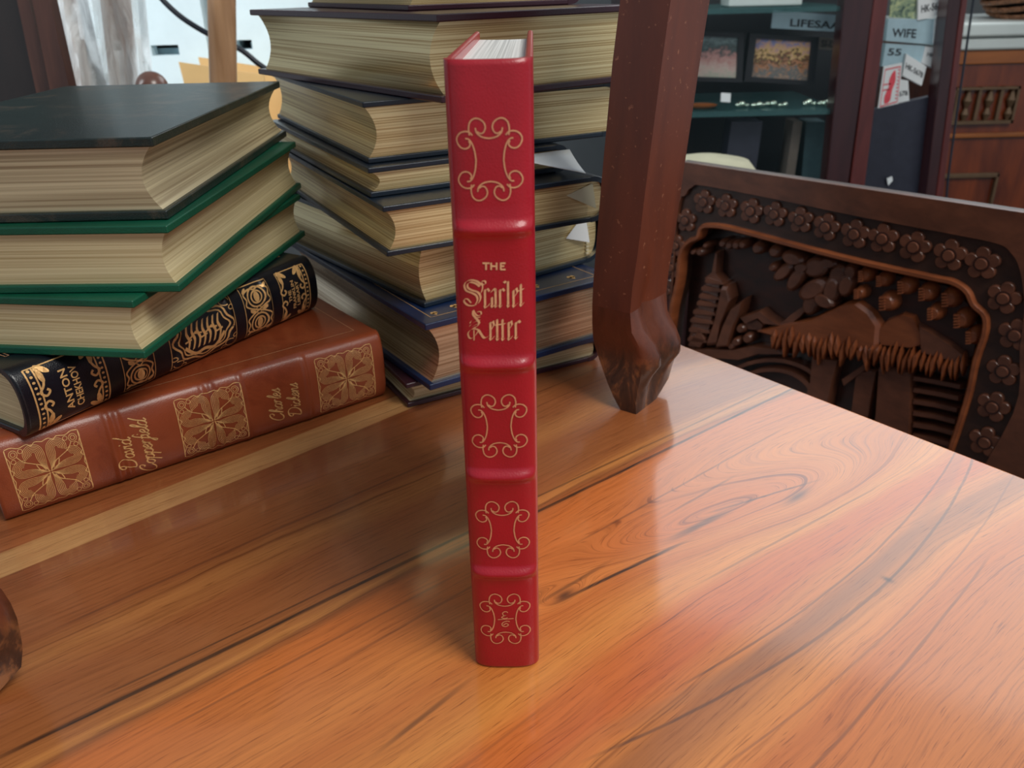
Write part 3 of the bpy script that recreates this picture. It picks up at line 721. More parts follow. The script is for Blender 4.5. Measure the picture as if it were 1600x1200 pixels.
mb.add(g, [(i*5+j, i*5+j+1, i*5+j+6, i*5+j+5) for i in range(6) for j in range(4)])
o = obj('loose_sheet', mb, M['paper'], d_t, smooth=True, label='bent white sheet between the pages')
md = o.modifiers.new('thick', 'SOLIDIFY'); md.thickness = .0004

# ------------------------------------------------------------------ the table
a40 = math.radians(37.5); ud = np.array([math.cos(a40), math.sin(a40), 0]); vd = np.array([-math.sin(a40), math.cos(a40), 0])
e0, e1 = atz(1085, 545), atz(1600, 745)
er = (e1-e0)/np.linalg.norm(e1-e0); el = np.array([-(-er[1]), -er[0], 0]); el = np.array([er[1], -er[0], 0])
if el[0] > 0: el = -el
c1 = e0-er*.25; c2 = e0+er*.95; c3 = c2+el*1.35; c4 = c1+el*1.35
tb = thing('table', 'polished orange-brown wooden table with bold dark grain and a knot', 'table', ((c1+c3)/2)[:2].tolist()+[-T0], 0, absolute=False)
cc = (c1+c3)/2
mbt = MB().prism([tuple(p+np.array([0, 0, -.035])) for p in (c1, c2, c3, c4)], (0, 0, .035))
top = obj('table_top', mbt, M['table'], None, bevel=.003, seg=3)
top.parent = tb; top.location = (-cc[0], -cc[1], T0)
for a_, b_ in ((c1, c2), (c2, c3), (c3, c4), (c4, c1)):
    d = (b_-a_)/np.linalg.norm(b_-a_); inn = (cc-(a_+b_)/2); inn = inn-d*np.dot(inn, d); inn /= np.linalg.norm(inn)
    q = [a_+inn*.05+d*.05, b_+inn*.05-d*.05, b_+inn*.07-d*.05, a_+inn*.07+d*.05]
    o = obj('apron', MB().prism([tuple(p+np.array([0, 0, -.115])) for p in q], (0, 0, .08)), M['side'], tb); o.location = (-cc[0], -cc[1], T0)
for c_ in (c1, c2, c3, c4):
    i = (cc-c_)/np.linalg.norm(cc-c_); p = c_+i*.10
    o = obj('leg', MB().prism([tuple(p+er*s*.03+el*t*.03+np.array([0, 0, -T0])) for s, t in ((1, 1), (1, -1), (-1, -1), (-1, 1))], (0, 0, T0-.035)), M['side'], tb); o.location = (-cc[0], -cc[1], T0)

# ------------------------------------------------------------------ the dark stand whose feet rest on the table
FB = np.array([.077, .487])
dA = np.array([-.79, .613]); dC = np.array([.613, .79])
# rows: y pixel, x of left corner, x of front corner, lobe tip 1, groove depth 0..1, x of lobe tip 2 / right corner
rows = [(-260, 1003, 1098, 0, 0, 1166), (-120, 985, 1071, 0, 0, 1140), (0, 969, 1048, 0, 0, 1114), (100, 957, 1034, 0, 0, 1098), (200, 948, 1021, 0, 0, 1083), (300, 939, 1008, 0, 0, 1067),
        (400, 931, 996, 0, 0, 1052), (450, 927, 988, 0, .02, 1044), (490, 925, 984.5, 0, .35, 1039), (520, 925, 987, .25, .6, 1055), (545, 926, 1000, .55, .8, 1078),
        (560, 929, 1003, .8, .9, 1082), (577, 935, 1003, .8, .85, 1070), (595, 942, 1000, .35, .55, 1060), (612, 949, 996, .15, .3, 1052), (630, 958, 993, .05, .1, 1042), (645, 969, 994, 0, 0, 1024)]
rings = []
for (yy, xa, xb, l1, gr, xc) in rows:
    B = aty(xb, yy, FB[1])
    zz = max(B[2], 0) if yy < 640 else 0.
    if yy == 645: B = np.array([B[0], B[1], 0])
    nA = np.array([dA[1], -dA[0], 0]); nC = np.array([dC[1], -dC[0], 0])
    def hit(x, n_):                                        # point at this height on the vertical face plane
        d = ray(x, yy); P = Cv+d*(np.dot(B-Cv, n_)/np.dot(d, n_)); return P
    A = hit(xa, nA); Cc = hit(xc, nC)
    ra = np.linalg.norm((A-B)[:2]); rc = min(np.linalg.norm((Cc-B)[:2]), .048)
    A2 = np.array([B[0]+dA[0]*ra, B[1]+dA[1]*ra]); C2 = np.array([B[0]+dC[0]*rc, B[1]+dC[1]*rc]); B2 = B[:2]
    out = nC[:2]
    prof = []
    for s in np.linspace(0, 1, 13):                            # face B..C with two lobes and a groove
        p = B2+(C2-B2)*s
        bulge = l1*.010*(math.sin(math.pi*min(1, s/.45))**.7 if s < .45 else math.sin(math.pi*(s-.45)/.55)**.7)
        dent = -gr*.011*math.exp(-((s-.45)/.12)**2)
        prof.append(p+out*(bulge+dent))
    D2 = A2+(C2-B2)
    prof += [C2+(D2-C2)*t for t in (.25, .5, .75)]+[D2]+[D2+(A2-D2)*t for t in (.25, .5, .75)]+[A2]+[A2+(B2-A2)*t for t in (.15, .5, .85)]
    rings.append([(p[0], p[1], zz) for p in prof])
st = thing('carved_stand', 'dark brown wooden stand with square tapering legs ending in carved hoof feet', 'stand', (FB[0], FB[1], 0), absolute=True)
def leg(shift):
    up = MB().loft([[(p[0]+shift[0], p[1]+shift[1], p[2]) for p in r] for r in rings[:9]], caps=True)
    lo = MB().loft([[(p[0]+shift[0], p[1]+shift[1], p[2]) for p in r] for r in rings[8:]], caps=True)
    l = obj('leg', up, M['stand'], st, smooth=30)
    obj('hoof_foot', lo, M['footworn'], l, smooth=48, off=(FB[0], FB[1], 0))
leg((0, 0))
tgt = atz(0, 1088)[:2]; leg_shift = (-.3150, -.2610)
leg(leg_shift)
p1 = np.array(rings[0]).mean(0); p2 = p1+np.array([leg_shift[0], leg_shift[1], 0]); d = (p2-p1)/np.linalg.norm(p2-p1); s_ = np.array([-d[1], d[0], 0])*.012
zr = rings[0][0][2]
print('stand top', zr)
obj('rail', MB().prism([(p1-s_)+[0, 0, 0], (p1+s_), (p2+s_), (p2-s_)], (0, 0, .05)), M['stand'], st, bevel=.003)

# ------------------------------------------------------------------ carved chair behind the table
PO = np.array([.226, 1.067, .05]); pa = math.radians(-46.06); PD = np.array([math.cos(pa), math.sin(pa), 0]); PN = np.array([-.720, -.694, 0]); PN /= np.linalg.norm(PN)
def sh(px, py, off=0.): 
    p = atp(px, py, PO+PN*off, PN); return np.array([np.dot(p-PO, PD), p[2]])
def P3(s, h, off=0.): return PO*np.array([1, 1, 0])+PD*s+PN*off+np.array([0, 0, h])
def CZ(X, Y): return (1040+.35*X, 230+.35*Y)
ch = thing('carved_chair', 'dark wooden chair with a deeply carved back showing flowers, pagoda and thatched hut', 'chair', tuple(PO[:2]+PD[:2]*.25)+(-T0,), absolute=True)
SW = .47                                                      # width of the back
hb = -.40
# outer frame: slab with an opening
def relief(mb, out, z0, z1, inset=.25, dome=True):
    out = [np.array(p, float) for p in out]; c = sum(out)/len(out); n = len(out)
    def ring(k, off): return [P3(*(c+(p-c)*k), off) for p in out]
    lv = [(1.0, z0), (1.0, z0+(z1-z0)*.55), (1-inset*.35, z0+(z1-z0)*.85), (1-inset, z1)]
    rs = [ring(k, o) for k, o in lv]; mb.loft(rs, caps=True)
mouth = [sh(*CZ(x, y)) for x, y in ((30, 740), (60, 600), (75, 470), (110, 420), (150, 400), (165, 360), (200, 348), (300, 360), (600, 440), (900, 515), (1200, 580), (1290, 600), (1350, 640), (1380, 700), (1430, 750), (1430, 830), (1390, 950), (1350, 1130))]
bot = [mouth[-1]+(mouth[-1]-mouth[-2])*1.2]; botl = [mouth[0]+(mouth[0]-mouth[1])*1.6]
hbm = min(bot[0][1], -.24)
mo = catmull([np.array([mouth[0][0]-.004, hbm]), *mouth, np.array([mouth[-1][0]-.006, hbm])], 4)
mb = MB()
# frame body: recessed field plate, then raised rim pieces
outer_s0, outer_s1, ht = -.004, SW, .05
fw = .016
mb.prism([P3(outer_s0, hb), P3(outer_s1, hb), P3(outer_s1, hb+.12), P3(outer_s0, hb+.12)], -PN*.03)
TS = [tuple(sh(1072, 252)), tuple(sh(1600, 330))]
slope = (TS[1][1]-TS[0][1])/(TS[1][0]-TS[0][0])
topz = lambda s: TS[0][1]+slope*(s-TS[0][0])
obj('lower_rail', mb, M['carve'], ch, bevel=.002)
# ring polygon between outer outline and mouth, as quads
n = len(mo); cen = np.array([(mo[0][0]+mo[-1][0])/2, -.12])
def outer_at(p):                                             # project from centre to the outer rectangle
    d = p-cen; ks = []
    if d[0] > 1e-6: ks.append((outer_s1-cen[0])/d[0])
    if d[0] < -1e-6: ks.append((outer_s0-cen[0])/d[0])
    if d[1] > 1e-6: ks.append((ht-cen[1])/d[1])
    if d[1] < -1e-6: ks.append((hb+.10-cen[1])/d[1])
    return cen+d*min(ks)
seq = list(mo); 
corner_l = np.array([outer_s0, ht]); corner_r = np.array([outer_s1, ht])
of = [outer_at(p) for p in seq]
for c_ in (corner_l, corner_r):
    i = min(range(n), key=lambda k: np.linalg.norm(of[k]-c_)); of[i] = c_
ffn = lambda p, o: P3(p[0], p[1], o)
th = .010
mb = MB(); rs = [[ffn(p, -th) for p in of], [ffn(p, 0.) for p in of], [ffn(p, 0.) for p in seq], [ffn(p, -.030) for p in seq]]
mb.loft(rs, caps=False, closed=False); mb.loft([rs[3], rs[0]], caps=False, closed=False)
for e_ in (0, n-1): mb.add([r[e_] for r in rs], [(0, 1, 2, 3)])
obj('back_frame', mb, M['carve_midshade'], ch, smooth=25)
# flat outer border standing proud of the flower band, with a rounded inner corner
bi = [sh(*CZ(x, y)) for x, y in ((60, 330), (100, 210), (130, 175), (180, 168), (500, 228), (900, 310), (1300, 385), (1490, 425), (1550, 465), (1590, 540), (1610, 700), (1590, 900), (1560, 1180))]
bi = catmull([np.array([bi[0][0]-.006, hb+.11])]+bi+[np.array([bi[-1][0]-.03, hb+.11])], 4)
bo = [outer_at(p) for p in bi]
for c_ in (corner_l, corner_r):
    i = min(range(len(bo)), key=lambda k: np.linalg.norm(bo[k]-c_)); bo[i] = c_
mb = MB(); rs = [[ffn(p, .0) for p in bo], [ffn(p, .006) for p in bo], [ffn(p, .006) for p in bi], [ffn(p, 0.) for p in bi]]
mb.loft(rs, caps=False, closed=False)
obj('back_border', mb, M['carve'], ch, smooth=25)
# recessed panel
mb = MB(); mb.prism([P3(s, h, -.028) for s, h in ((0, hb+.05), (outer_s1-.02, hb+.05), (outer_s1-.02, ht-.02), (0, ht-.02))], -PN*.006)
obj('back_panel', mb, M['carve_shade'], ch)
# moulding around the opening
mb = MB(); wd = .0070; rr = []
for i, p in enumerate(mo):
    t = mo[min(i+1, n-1)]-mo[max(i-1, 0)]; t = t/np.linalg.norm(t); q = np.array([-t[1], t[0]])
    rr.append([ffn(p-q*wd*.55, -.01), ffn(p-q*wd*.55, .003), ffn(p-q*wd*.25, .0065), ffn(p+q*wd*.25, .0065), ffn(p+q*wd*.5, .003), ffn(p+q*wd*.5, -.01)])
mb.loft(rr, caps=True)
obj('inner_moulding', mb, M['carve_red'], ch, smooth=35)
# flowers
def flower(cx, cy, r, rot):
    c = sh(cx, cy, .004); mb = MB(); R_ = np.linalg.norm(sh(cx+r, cy, .004)-c)*1.0
    R_ = r/ (FPX/ np.dot(P3(*c)-Cv, Fv))
    for k in range(5):
        a = rot+2*math.pi*k/5; pc = c+np.array([math.cos(a), math.sin(a)])*R_*.62
        pts = [pc+R_*.41*(np.array([math.cos(a)*math.cos(t)*1.0-math.sin(a)*math.sin(t)*1.02, math.sin(a)*math.cos(t)*1.0+math.cos(a)*math.sin(t)*1.02])) for t in np.linspace(0, 2*math.pi, 15)[:-1]]
        relief(mb, pts, -.001, .0046+.0003*(k % 2), .16)
    relief(mb, [c+R_*.62*np.array([math.cos(t), math.sin(t)]) for t in np.linspace(0, 2*math.pi, 19)[:-1]], -.001, .0034, .1)
    relief(mb, [c+R_*.36*np.array([math.cos(t), math.sin(t)]) for t in np.linspace(0, 2*math.pi, 21)[:-1]], -.001, .0078, .14)
    fl = obj('carved_flower', mb, M['carve'], ch, smooth=40)
    mb = MB(); relief(mb, [c+R_*.47*np.array([math.cos(t), math.sin(t)]) for t in np.linspace(0, 2*math.pi, 25)[:-1]], -.001, .0058, .03)
    obj('groove_shade', mb, M['carve_shade'], fl, off=ch['_abs'])  # dark disc painting the shade of the ring groove round the flower centre
FL = [(1099.5, 316, 19), (1134, 322, 19), (1173, 330, 20), (1210, 335, 20), (1250, 344, 21), (1290, 355, 22), (1335, 366, 23.5), (1379, 373, 24), (1428, 386, 25), (1483, 399, 25.5), (1534, 412, 26.5),
      (1568, 466, 26), (1586, 524, 26), (1567, 580, 25), (1551, 636, 25), (1539, 691, 25), (1071, 345, 18), (1056, 384, 17), (1049, 418, 17), (1044, 455, 17)]
for i, (x, y, r) in enumerate(FL): flower(x, y, r, math.pi/2+.15*math.sin(i*2.1))
REC = -.027
def rpoly(pts, z1, mat, name, inset=.15, z0=REC): 
    mb = MB(); relief(mb, [sh(*CZ(x, y), off=z1) for x, y in pts], z0, z1, inset); return obj(name, mb, mat, ch, smooth=30)
def rell(mb, X, Y, rx, ry, rot, z1, z0=REC, inset=.4):
    relief(mb, [sh(*CZ(X+rx*math.cos(t)*math.cos(rot)-ry*math.sin(t)*math.sin(rot), Y+rx*math.cos(t)*math.sin(rot)+ry*math.sin(t)*math.cos(rot)), off=z1) for t in np.linspace(0, 2*math.pi, 15)[:-1]], z0, z1, inset)
# pagoda
mb = MB()
for (xa, xb, y) in ((172, 258, 600), (155, 252, 634), (145, 243, 668), (135, 236, 700), (118, 226, 738), (106, 216, 776), (100, 200, 818), (95, 185, 860)):
    relief(mb, [sh(*CZ(*p), off=-.008) for p in ((xa, y-8), (xa+12, y-18), (xb, y+4), (xb+4, y+16), (xa, y+6))], REC, -.008, .1)
    relief(mb, [sh(*CZ(*p), off=-.014) for p in ((xa+14, y), (xb-14, y+10), (xb-22, y+36), (xa+4, y+26))], REC, -.014, .05)
relief(mb, [sh(*CZ(*p), off=-.01) for p in ((168, 590), (205, 560), (222, 465), (230, 470), (224, 565), (258, 605))], REC, -.010, .1)
obj('pagoda_carving', mb, M['carve'], ch, smooth=30)
# rocks, peaks and little house
for pts, z1 in ((((175, 895), (215, 780), (250, 615), (275, 618), (288, 680), (240, 800), (225, 890)), -.006), (((215, 905), (250, 800), (290, 715), (345, 678), (330, 740), (300, 800), (270, 900)), -.004),
                (((100, 870), (150, 810), (180, 860), (150, 900)), -.008), (((320, 762), (420, 728), (470, 770), (520, 800), (440, 790), (410, 762), (345, 790)), -.008),
                (((340, 790), (410, 765), (440, 795), (430, 820), (350, 815)), -.014)):
    rpoly(pts, z1, M['carve'], 'rock_carving')
mb = MB()
for X, Y, r in ((332, 812, 24), (362, 856, 26), (310, 872, 22), (290, 890, 18)): rell(mb, X, Y, r, r, 0, -.008)
obj('boulder_carving', mb, M['carve'], ch, smooth=35)
# ground swell and branch
rpoly([(60, 905), (180, 900), (300, 905), (400, 885), (520, 900), (560, 925), (430, 925), (330, 955), (200, 945), (70, 930)], -.010, M['carve'], 'ground_carving')
rpoly([(480, 812), (560, 745), (640, 690), (655, 700), (600, 760), (530, 812)], -.012, M['carve'], 'branch_carving')
# leaves
mb = MB()
for X, Y, rx, ry, ro in ((560, 500, 45, 28, .3), (520, 560, 48, 26, -.7), (575, 590, 55, 28, -1.0), (665, 540, 50, 42, -.2), (765, 575, 36, 48, .3), (650, 640, 60, 38, -.5), (735, 640, 34, 55, .2), (800, 620, 30, 50, .3),
                         (640, 705, 30, 45, .2), (700, 690, 45, 28, .5), (720, 520, 35, 22, .2), (600, 540, 30, 22, 0), (820, 560, 26, 34, 0)): rell(mb, X, Y, rx*1.28, ry*1.2, ro, -.004+.0025*math.sin(X), inset=.35)
obj('leaf_carving', mb, M['carve'], ch, smooth=25)
# ribbed pods
for X, Y, r in ((885, 575, 37), (965, 597, 37), (1065, 625, 44), (1160, 655, 45), (985, 697, 47), (1265, 680, 48), (862, 655, 32), (1195, 745, 40), (1318, 775, 47), (1368, 850, 42)):
    mb = MB(); rell(mb, X, Y, r, r*1.02, 0, .001, inset=.5)
    for k in range(5): 
        yy = Y-r*.5+k*r*.28; relief(mb, [sh(*CZ(*p), off=.003) for p in ((X-r*.75, yy-3), (X-r*.2, yy-5), (X-r*.1, yy), (X-r*.2, yy+4), (X-r*.75, yy+5))], -.006, .0028, .1)
    obj('pod_carving', mb, M['carve_red'], ch, smooth=30)
mb = MB()
for X, Y, r in ((405, 455, 31), (480, 470, 32), (472, 540, 23), (250, 432, 22), (280, 440, 22), (310, 440, 24), (340, 438, 22), (150, 470, 24), (175, 440, 16), (120, 470, 16)): rell(mb, X, Y, r, r, 0, -.003, inset=.5)
obj('scallop_carving', mb, M['carve'], ch, smooth=30)
# backing mass behind pods, then thatched roof with straw fringe
rpoly([(840, 700), (860, 540), (1000, 560), (1200, 600), (1290, 620), (1360, 700), (1410, 800), (1385, 940), (1300, 980), (900, 900)], -.014, M['carve_shade'], 'foliage_carving', .05)
rpoly([(390, 828), (520, 795), (640, 772), (760, 715), (810, 692), (860, 690), (925, 738), (965, 800), (955, 915), (800, 905), (650, 885), (480, 855)], -.003, M['carve_red'], 'thatch_carving', .12)
rpoly([(925, 830), (985, 770), (1060, 740), (1110, 755), (1130, 800), (1180, 880), (1100, 905), (950, 890)], -.006, M['carve_red'], 'thatch_carving', .12)
rpoly([(1120, 790), (1190, 830), (1270, 880), (1335, 930), (1350, 985), (1240, 950), (1130, 920)], -.004, M['carve'], 'thatch_carving', .12)
mb = MB(); rnd = random.Random(3)
for k in range(34):
    X = 478+k*25.5; yb = 850+(X-470)*.155+12*math.sin(k*1.7)
    L_ = 46+rnd.random()*44; lean = -22+rnd.random()*26; top_ = yb-28-rnd.random()*34; w_ = 11+rnd.random()*7
    relief(mb, [sh(*CZ(*p), off=.001) for p in ((X-w_, yb-6), (X+4-lean*.5, top_), (X+w_, yb-12), (X+w_*.7+lean*.4, yb+L_*.5), (X+lean, yb+L_), (X-w_*.7+lean*.4, yb+L_*.4))], -.012, .0002+.0022*rnd.random(), .5)
obj('straw_fringe', mb, M['carve_red'], ch, smooth=30)
# posts, arch and window bars below
for pts, z1 in ((((650, 925), (775, 945), (745, 1050), (720, 1180), (600, 1180), (640, 1050)), -.008), (((945, 975), (1100, 985), (1095, 1200), (1080, 1400), (900, 1400), (930, 1200)), -.007), (((850, 990), (945, 990), (920, 1120), (890, 1300), (810, 1300), (835, 1100)), -.012),
                (((780, 1040), (890, 965), (905, 985), (790, 1070)), -.010)):
    rpoly(pts, z1, M['carve'], 'post_carving', .1)
mb = MB()
for r, z1 in ((260, -.012), (200, -.009)):
    pts = [(470+r*math.cos(t), 1130-r*.72*math.sin(t)) for t in np.linspace(.15, math.pi*.97, 18)]; q = [(470+(r-22)*math.cos(t), 1130-(r-22)*.72*math.sin(t)) for t in np.linspace(.15, math.pi*.97, 18)]
    mb.loft([[P3(*sh(*CZ(*a), off=z1), z1), P3(*sh(*CZ(*b), off=z1), z1), P3(*sh(*CZ(*b), off=z1), REC), P3(*sh(*CZ(*a), off=z1), REC)] for a, b in zip(pts, q)])
obj('arch_carving', mb, M['carve'], ch, smooth=30)
mb = MB()
for k in range(6):
    y = 1020+k*52; relief(mb, [sh(*CZ(*p), off=-.010) for p in ((1095, y), (1200, y+16), (1330-k*8, y+42), (1326-k*8, y+64), (1200, y+38), (1090, y+20))], REC, -.010, .12)
obj('window_bars', mb, M['carve'], ch, smooth=30)
# seat, stiles and legs down to the floor
for s in (outer_s0, outer_s1-.05):
    obj('rear_leg', MB().prism([P3(s, -T0), P3(s+.05, -T0), P3(s+.05, -T0, -.035), P3(s, -T0, -.035)], (0, 0, T0+hb)), M['carve'], ch, bevel=.002)
    obj('front_leg', MB().prism([P3(s, -T0, .19), P3(s+.045, -T0, .19), P3(s+.045, -T0, .235), P3(s, -T0, .235)], (0, 0, .40)), M['carve'], ch, bevel=.002)
obj('seat', MB().prism([P3(outer_s0, -.35, -.03), P3(outer_s1, -.35, -.03), P3(outer_s1, -.35, .25), P3(outer_s0, -.35, .25)], (0, 0, -.03)), M['carve'], ch, bevel=.006)

# ------------------------------------------------------------------ room
struct('floor', MB().box((-3.2, -1.5, -T0-.05), (4.2, 3.3, -T0)), M['floor'])
wy = 3.02
mb = MB(); 
for a_, b_ in (((-3.2, wy, -T0), (.5, wy+.12, 2.75)), ((2.95, wy, -T0), (4.2, wy+.12, 2.75)), ((.5, wy, -T0), (2.95, wy+.12, .88)), ((.5, wy, 2.62), (2.95, wy+.12, 2.75))): mb.box(a_, b_)
struct('wall_back', mb, M['wall'])
mb = MB()
for a_, b_ in (((.5, wy, .88), (2.95, wy+.06, .93)), ((.5, wy, 2.57), (2.95, wy+.06, 2.62)), ((.5, wy, .93), (.55, wy+.06, 2.57)), ((2.90, wy, .93), (2.95, wy+.06, 2.57))): mb.box(a_, b_)
struct('window_1', mb, M['paper'])

# ------------------------------------------------------------------ background, left
def slab(pts, Y, d, name=None): return MB().prism([aty(x, y, Y) for x, y in pts], (0, d, 0))
def down(Y, xl, xr, ytop, z0, d, yl=None):                    # an upright box from z0 up to a traced top line
    a, b = aty(xl, ytop, Y), aty(xr, ytop if yl is None else yl, Y)
    return MB().prism([(a[0], Y, z0), (b[0], Y, z0), (b[0], Y, b[2]), (a[0], Y, a[2])], (0, d, 0))
def foam_box(xl, xr, slot, Y, label, depth=.35, ztop=.42, zlow=-.10):
    x0, x1 = aty(xl, 60, Y)[0], aty(xr, 60, Y)[0]
    t = thing('foam_box', label, 'box', ((x0+x1)/2, Y+depth/2, zlow), absolute=True, group='white foam boxes behind the piles')
    s = [aty(*p, Y) for p in slot]; sx0, sx1, sz0, sz1 = s[0][0], s[1][0], s[1][2], s[0][2]
    mb = MB(); th = .03
    mb.box((x0, Y, zlow), (sx0, Y+th, ztop)); mb.box((sx1, Y, zlow), (x1, Y+th, ztop)); mb.box((sx0, Y, sz1), (sx1, Y+th, ztop)); mb.box((sx0, Y, zlow), (sx1, Y+th, sz0))
    mb.box((x0, Y+th, zlow), (x0+th, Y+depth, ztop)); mb.box((x1-th, Y+th, zlow), (x1, Y+depth, ztop)); mb.box((x0, Y+depth-th, zlow), (x1, Y+depth, ztop))
    mb.box((x0+th, Y+th, zlow), (x1-th, Y+depth-th, zlow+.02))
    obj('box_body', mb, M['foam'], t); obj('lid', MB().box((x0-.004, Y-.006, ztop), (x1+.004, Y+depth+.004, ztop+.04)), M['foam'], t, bevel=.004)
    obj('contents', MB().box((x0+.05, Y+.033, zlow+.02), (x1-.05, Y+depth-.06, sz0+.010)), M['paper_blue'], t)
    return x0, x1
foam_box(150, 322, ((235, 71), (281, 86)), 1.62, 'white foam box with a short hand slot left of the wooden pole')
foam_box(339, 500, ((358, 63), (395, 77)), 1.64, 'white foam box with a hand slot right of the wooden pole')
x0, x1 = aty(60, 60, 1.6)[0], aty(560, 60, 1.6)[0]
t = thing('trestle_bench', 'plain wooden bench carrying the white foam boxes', 'bench', ((x0+x1)/2, 1.8, -T0), absolute=True)
obj('bench_top', MB().box((x0, 1.45, -.14), (x1, 2.02, -.10)), M['side'], t)
for xx in (x0+.02, x1-.06):
    for yy in (1.47, 1.96): obj('leg', MB().box((xx, yy, -T0), (xx+.04, yy+.04, -.14)), M['side'], t)
# cardboard box
Yc = 1.50
pts = [aty(279, 97, Yc), aty(325, 103, Yc), aty(430, 120, Yc)]
a_, b_ = aty(279, 97, Yc), aty(412, 117, Yc)
t = thing('cardboard_box', 'open yellow cardboard box at the foot of the wooden pole', 'box', (float((a_[0]+b_[0])/2), Yc+.04, -.10), absolute=True)
mb = MB(); mb.prism([(a_[0]+.02, Yc, -.10), (b_[0], Yc, -.10), tuple(b_), tuple(a_)], (0, .004, 0)); obj('front_panel', mb, M['card'], t)
mb = MB(); mb.prism([(a_[0]+.02, Yc+.10, -.10), (b_[0], Yc+.10, -.10), tuple(b_+[0, .1, 0]), tuple(a_+[0, .1, 0])], (0, .004, 0)); mb.box((a_[0]+.02, Yc, -.10), (b_[0], Yc+.1, -.096)); obj('box_body', mb, M['card'], t)
# pole
p0, p1 = aty(349, 135, 1.30), aty(345, -60, 1.30)
d = (p1-p0)/(p1[2]-p0[2]); lo = p0+d*(-T0-p0[2]); hi = p0+d*(.75-p0[2])
single('wooden_pole', MB().tube([lo, (lo+hi)/2, hi], .0195, 20), M['pole'], 'upright round light-wood pole behind the left pile of books', 'pole', smooth=True)
# black cable
cp = [aty(x, y, 1.40) for x, y in ((205, -60), (240, -18), (258, 4), (285, 28), (320, 50), (350, 64), (380, 80), (410, 104), (470, 140), (560, 190))]
cp.append(cp[-1]*np.array([1, 1, 0])+np.array([0, 0, -T0+.006]))
single('black_cable', MB().tube(catmull(cp, 5), .0042, 10), M['cable'], 'thick black cable drooping behind the wooden pole', 'cable', smooth=True)
# finial
c = aty(238, 137, 1.15)
t = thing('finial_post', 'small round brown ball finial showing over the dark green book', 'post', (float(c[0]), 1.15, -T0), absolute=True)
R_ = .0205
obj('ball', MB().lathe((c[0], 1.15, c[2]), [(R_*math.sin(a), -R_*math.cos(a)) for a in np.linspace(.02, math.pi-.02, 16)], 28), M['finial'], t, smooth=True)
obj('post', MB().tube([(c[0], 1.15, -T0), (c[0], 1.15, c[2]-R_*.9)], .012, 16), M['finial'], t, smooth=True)
# leaning boards
for pts, mat, lab, Y in ((((-150, -30), (30, -30), (100, 190), (-60, 190)), M['boards_dk'], 'widest near-black board leaning in the top left corner', 1.02),
                         (((20, -30), (38, -30), (92, 190), (66, 190)), M['boards'], 'narrow brown strip leaning between the dark boards', 1.00),
                         (((44, -30), (70, -30), (120, 190), (88, 190)), M['boards'], 'reddish brown board leaning beside the plastic wrap', .98)):
    q = [aty(x, y, Y) for x, y in pts]
    def ext(a, b):
        d = (b-a)/(b[2]-a[2]); return a+d*(-T0-a[2])
    q[2], q[3] = ext(q[1], q[2]), ext(q[0], q[3])
    single('leaning_board', MB().prism(q, (0, .018, 0)), mat, lab, 'board', 'boards leaning at the top left')
# wrapped furniture
t = thing('wrapped_chair', 'wooden chair frame wrapped in cloudy plastic beside the leaning boards', 'wrapped furniture', tuple(aty(150, 60, 1.25)[:2])+(-T0,), absolute=True)
for xa, xb, xc, xd, Y in ((150, 188, 172, 208, 1.27), (78, 98, 118, 134, 1.27)):
    q = [aty(xa, -40, Y), aty(xb, -40, Y), aty(xd, 150, Y), aty(xc, 150, Y)]
    for i, j in ((2, 1), (3, 0)):
        d = (q[i]-q[j])/(q[i][2]-q[j][2]); q[i] = q[j]+d*(-T0-q[j][2])
    obj('frame_post', MB().prism(q, (0, .03, 0)), M['dullpost'], t, bevel=.003)
mb = MB(); g = []; nx, nz = 26, 20; rnd = random.Random(5)
for i in range(nx):
    for j in range(nz):
        s, v_ = i/(nx-1), j/(nz-1); xx = 58+s*(222-58+10*v_)+v_*20; yy = -60+v_*330
        p = aty(xx+v_*24*(1-s), yy, 1.21+.018*math.sin(9*s+3*v_)+.012*math.sin(21*s-5*v_+2)+.008*rnd.random())
        if v_ > .98: p[2] = -T0
        g.append(p)
mb.add(g, [(i*nz+j, i*nz+j+1, (i+1)*nz+j+1, (i+1)*nz+j) for i in range(nx-1) for j in range(nz-1)])
obj('plastic_wrap', mb, M['wrap'], t, smooth=True, label='cloudy crumpled plastic wrap')

# ------------------------------------------------------------------ display cabinet, right
YC = 1.90
cb = thing('display_cabinet', 'tall dark mahogany glass-fronted display cabinet behind the carved chair', 'cabinet', (.5, YC+.2, -T0), absolute=True)
def upr(name, tl, tr, bl, br, Y, d, mat, par=cb, bev=.002):   # upright whose traced edges are carried to the floor and upward
    q = []
    for a_, b_ in ((tl, bl), (tr, br)):
        A, B = aty(*a_, Y), aty(*b_, Y); k = (B-A)/(B[2]-A[2]); q.append((A+k*(.55-A[2]), A+k*(-T0-A[2])))
    return obj(name, MB().prism([q[0][0], q[1][0], q[1][1], q[0][1]], (0, d, 0)), mat, par, bevel=bev)
upr('front_post', (1320, 0), (1366, 0), (1291, 285), (1326, 285), YC, .045, M['cab'])
upr('door_stile', (1366, 0), (1388, 0), (1329, 285), (1352, 285), YC-.004, .03, M['cab_red'])
upr('corner_post', (1482, 0), (1506, 0), (1447, 300), (1466, 300), YC, .045, M['cab'])
upr('corner_moulding', (1503, 0), (1512, 0), (1464, 300), (1474, 300), YC-.004, .03, M['cab_red'])
xl, xr = aty(1000, 100, YC)[0], aty(1478, 100, YC)[0]
obj('back_board', MB().box((xl, YC+.36, -T0), (xr, YC+.38, .55)), M['dark'], cb)
obj('side_panel', MB().box((xl-.02, YC, -T0), (xl, YC+.38, .55)), M['cab'], cb)
obj('cabinet_top', MB().box((xl-.03, YC-.02, .55), (xr+.05, YC+.40, .60)), M['cab'], cb)
